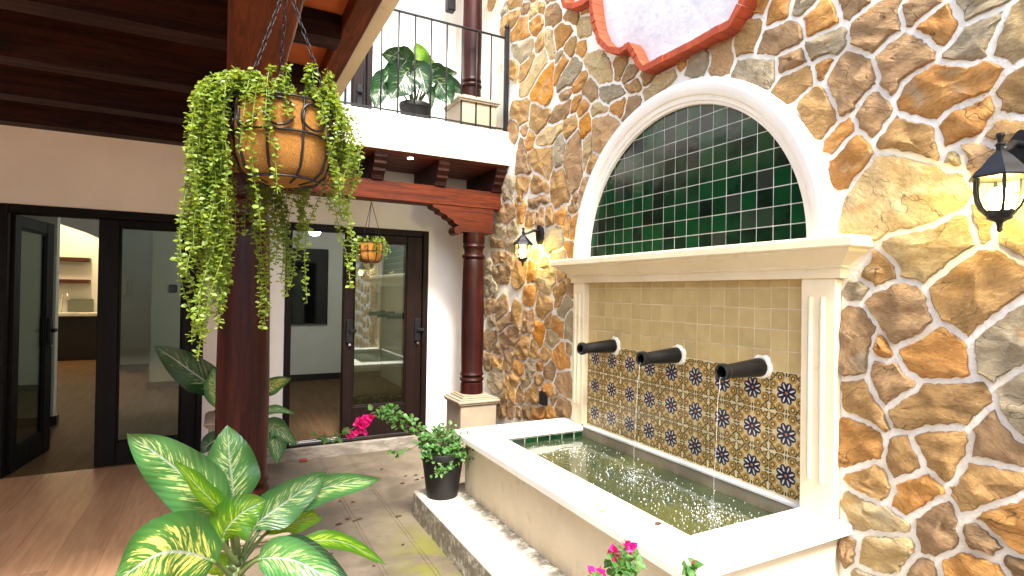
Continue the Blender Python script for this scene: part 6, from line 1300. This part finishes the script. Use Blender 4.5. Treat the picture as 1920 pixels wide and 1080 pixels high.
branch(fb, [(-1.42, -0.42, -0.32), (-1.44, -0.41, -0.05), (-1.453, -0.4, 0.119), (-1.458, -0.4, 0.19), (-1.475, -0.4, 0.235)], 0.005, 3, 0.036, ((0.0, 0.4),), 0.014)
branch(fb, [(-1.42, -0.42, -0.32), (-1.45, -0.41, 0.0), (-1.463, -0.4, 0.10), (-1.515, -0.42, 0.165), (-1.565, -0.43, 0.205)], 0.004, 3, 0.032, ((0.0, 0.45),), 0.012)
branch(fb, [(-1.42, -0.42, -0.32), (-1.43, -0.41, 0.0), (-1.43, -0.4, 0.119), (-1.408, -0.38, 0.170), (-1.394, -0.38, 0.215)], 0.004, 3, 0.034, ((0.0, 0.45),), 0.014)
branch(fb, [(-1.40, -0.42, -0.32), (-1.30, -0.41, -0.1), (-1.19, -0.4, 0.03), (-1.166, -0.4, 0.10), (-1.161, -0.4, 0.150)], 0.004, 3, 0.038, ((0.0, 0.62),), 0.006)
bracts(fb, [(-1.478, -0.405, 0.240), (-1.40, -0.38, 0.232), (-1.415, -0.38, 0.240)], 0.024, 7)
bracts(fb, [(-1.560, -0.43, 0.205), (-1.545, -0.43, 0.185), (-1.53, -0.42, 0.165), (-1.515, -0.42, 0.15), (-1.50, -0.42, 0.135), (-1.485, -0.42, 0.14)], 0.026, 8)
bracts(fb, [(-1.50, -0.42, 0.155), (-1.37, -0.38, 0.125), (-1.158, -0.405, 0.140)], 0.014, 6, 'bractred', 'red_flower')

# ------------------------------------------------------------------ litter on the courtyard floor and the rim
LIT = [('small dry leaf on the far courtyard concrete towards the bougainvillea pot and door step', 'leaf', 'dried leaves far on the courtyard floor'), ('dark crumpled dry leaf lying in the short row right of the foreground plant', 'leaf', 'dark leaves right of the foreground plant'), ('tiny dark leaf scrap on the open concrete between plant and plinth', 'leaf', 'leaf scraps on the middle of the courtyard floor')]
for i, (x, y, s) in enumerate([(-1.852, 2.177, .9), (-1.765, 2.253, 1.3), (-1.697, 2.309, 1.0), (-1.361, 2.203, 1.2), (-1.057, 3.03, .8), (-0.968, 3.016, .9), (-0.998, 2.895, .9), (-0.939, 2.92, .7), (-1.138, 2.857, .9), (-1.928, 1.847, 1.0), (-1.899, 1.822, 1.1), (-1.596, 2.611, .7), (-1.682, 2.673, .6), (-1.693, 1.558, .5), (-1.46, 1.75, .5), (-1.78, 1.35, .5), (-1.55, 2.9, .6), (-1.2, 3.3, .7), (-1.9, 3.1, .6)]):
    mb = MB(); s *= 0.022; n = 9; o0 = RND.uniform(0, 6)
    for k in range(n):
        a = 2*pi*k/n; r = s*(0.75+0.25*RND.random())*(1.0 if k % 2 else 0.8); mb.v.append((x+r*cos(a+o0)*1.3, y+r*sin(a+o0)*0.8, ZG+0.004+RND.random()*0.008))
    mb.v.append((x, y, ZG+0.012)); mb.v.append((x, y, ZG+0.002))
    for k in range(n): mb.f += [(k, (k+1) % n, n), ((k+1) % n, k, n+1)]
    tag(mb.build('fallen_leaf', 'dead'), *LIT[0 if y > 2.8 else 1 if x < -1.6 and 1.8 < y < 2.45 else 2])
tag(MB().tube([(-1.67, 2.25, ZG+0.006), (-1.63, 2.268, ZG+0.007), (-1.60, 2.275, ZG+0.006)], 0.004, 6).build('twig', 'dead'), 'short dark twig on the concrete near the dried leaves', 'twig')
tag(MB().bbox(-1.84, -1.77, 3.82, 3.855, ZG+0.001, ZG+0.03, 0.006).build('brick_chip', 'chip'), 'red chip of brick lying below the door step', 'brick chip')
def rimleaf(x, y, s, m, lab):
    mb = MB(); leaflet(mb, Vector((x-s*.5, y, 0.003)), Vector((1, 0.35, 0.05)), Vector((0, 0, 1)), s, s*0.6); mb.v = [(a, b, max(c, 0.0015)) for a, b, c in mb.v]
    tag(mb.build('rim_leaf', m, recalc=False), lab, 'leaf')
rimleaf(-0.934, 0.354, 0.045, 'tan_leaf', 'small yellow leaf on the white basin rim'); rimleaf(-0.80, 0.132, 0.05, 'dead', 'curled brown leaf on the white rim near the basin corner')
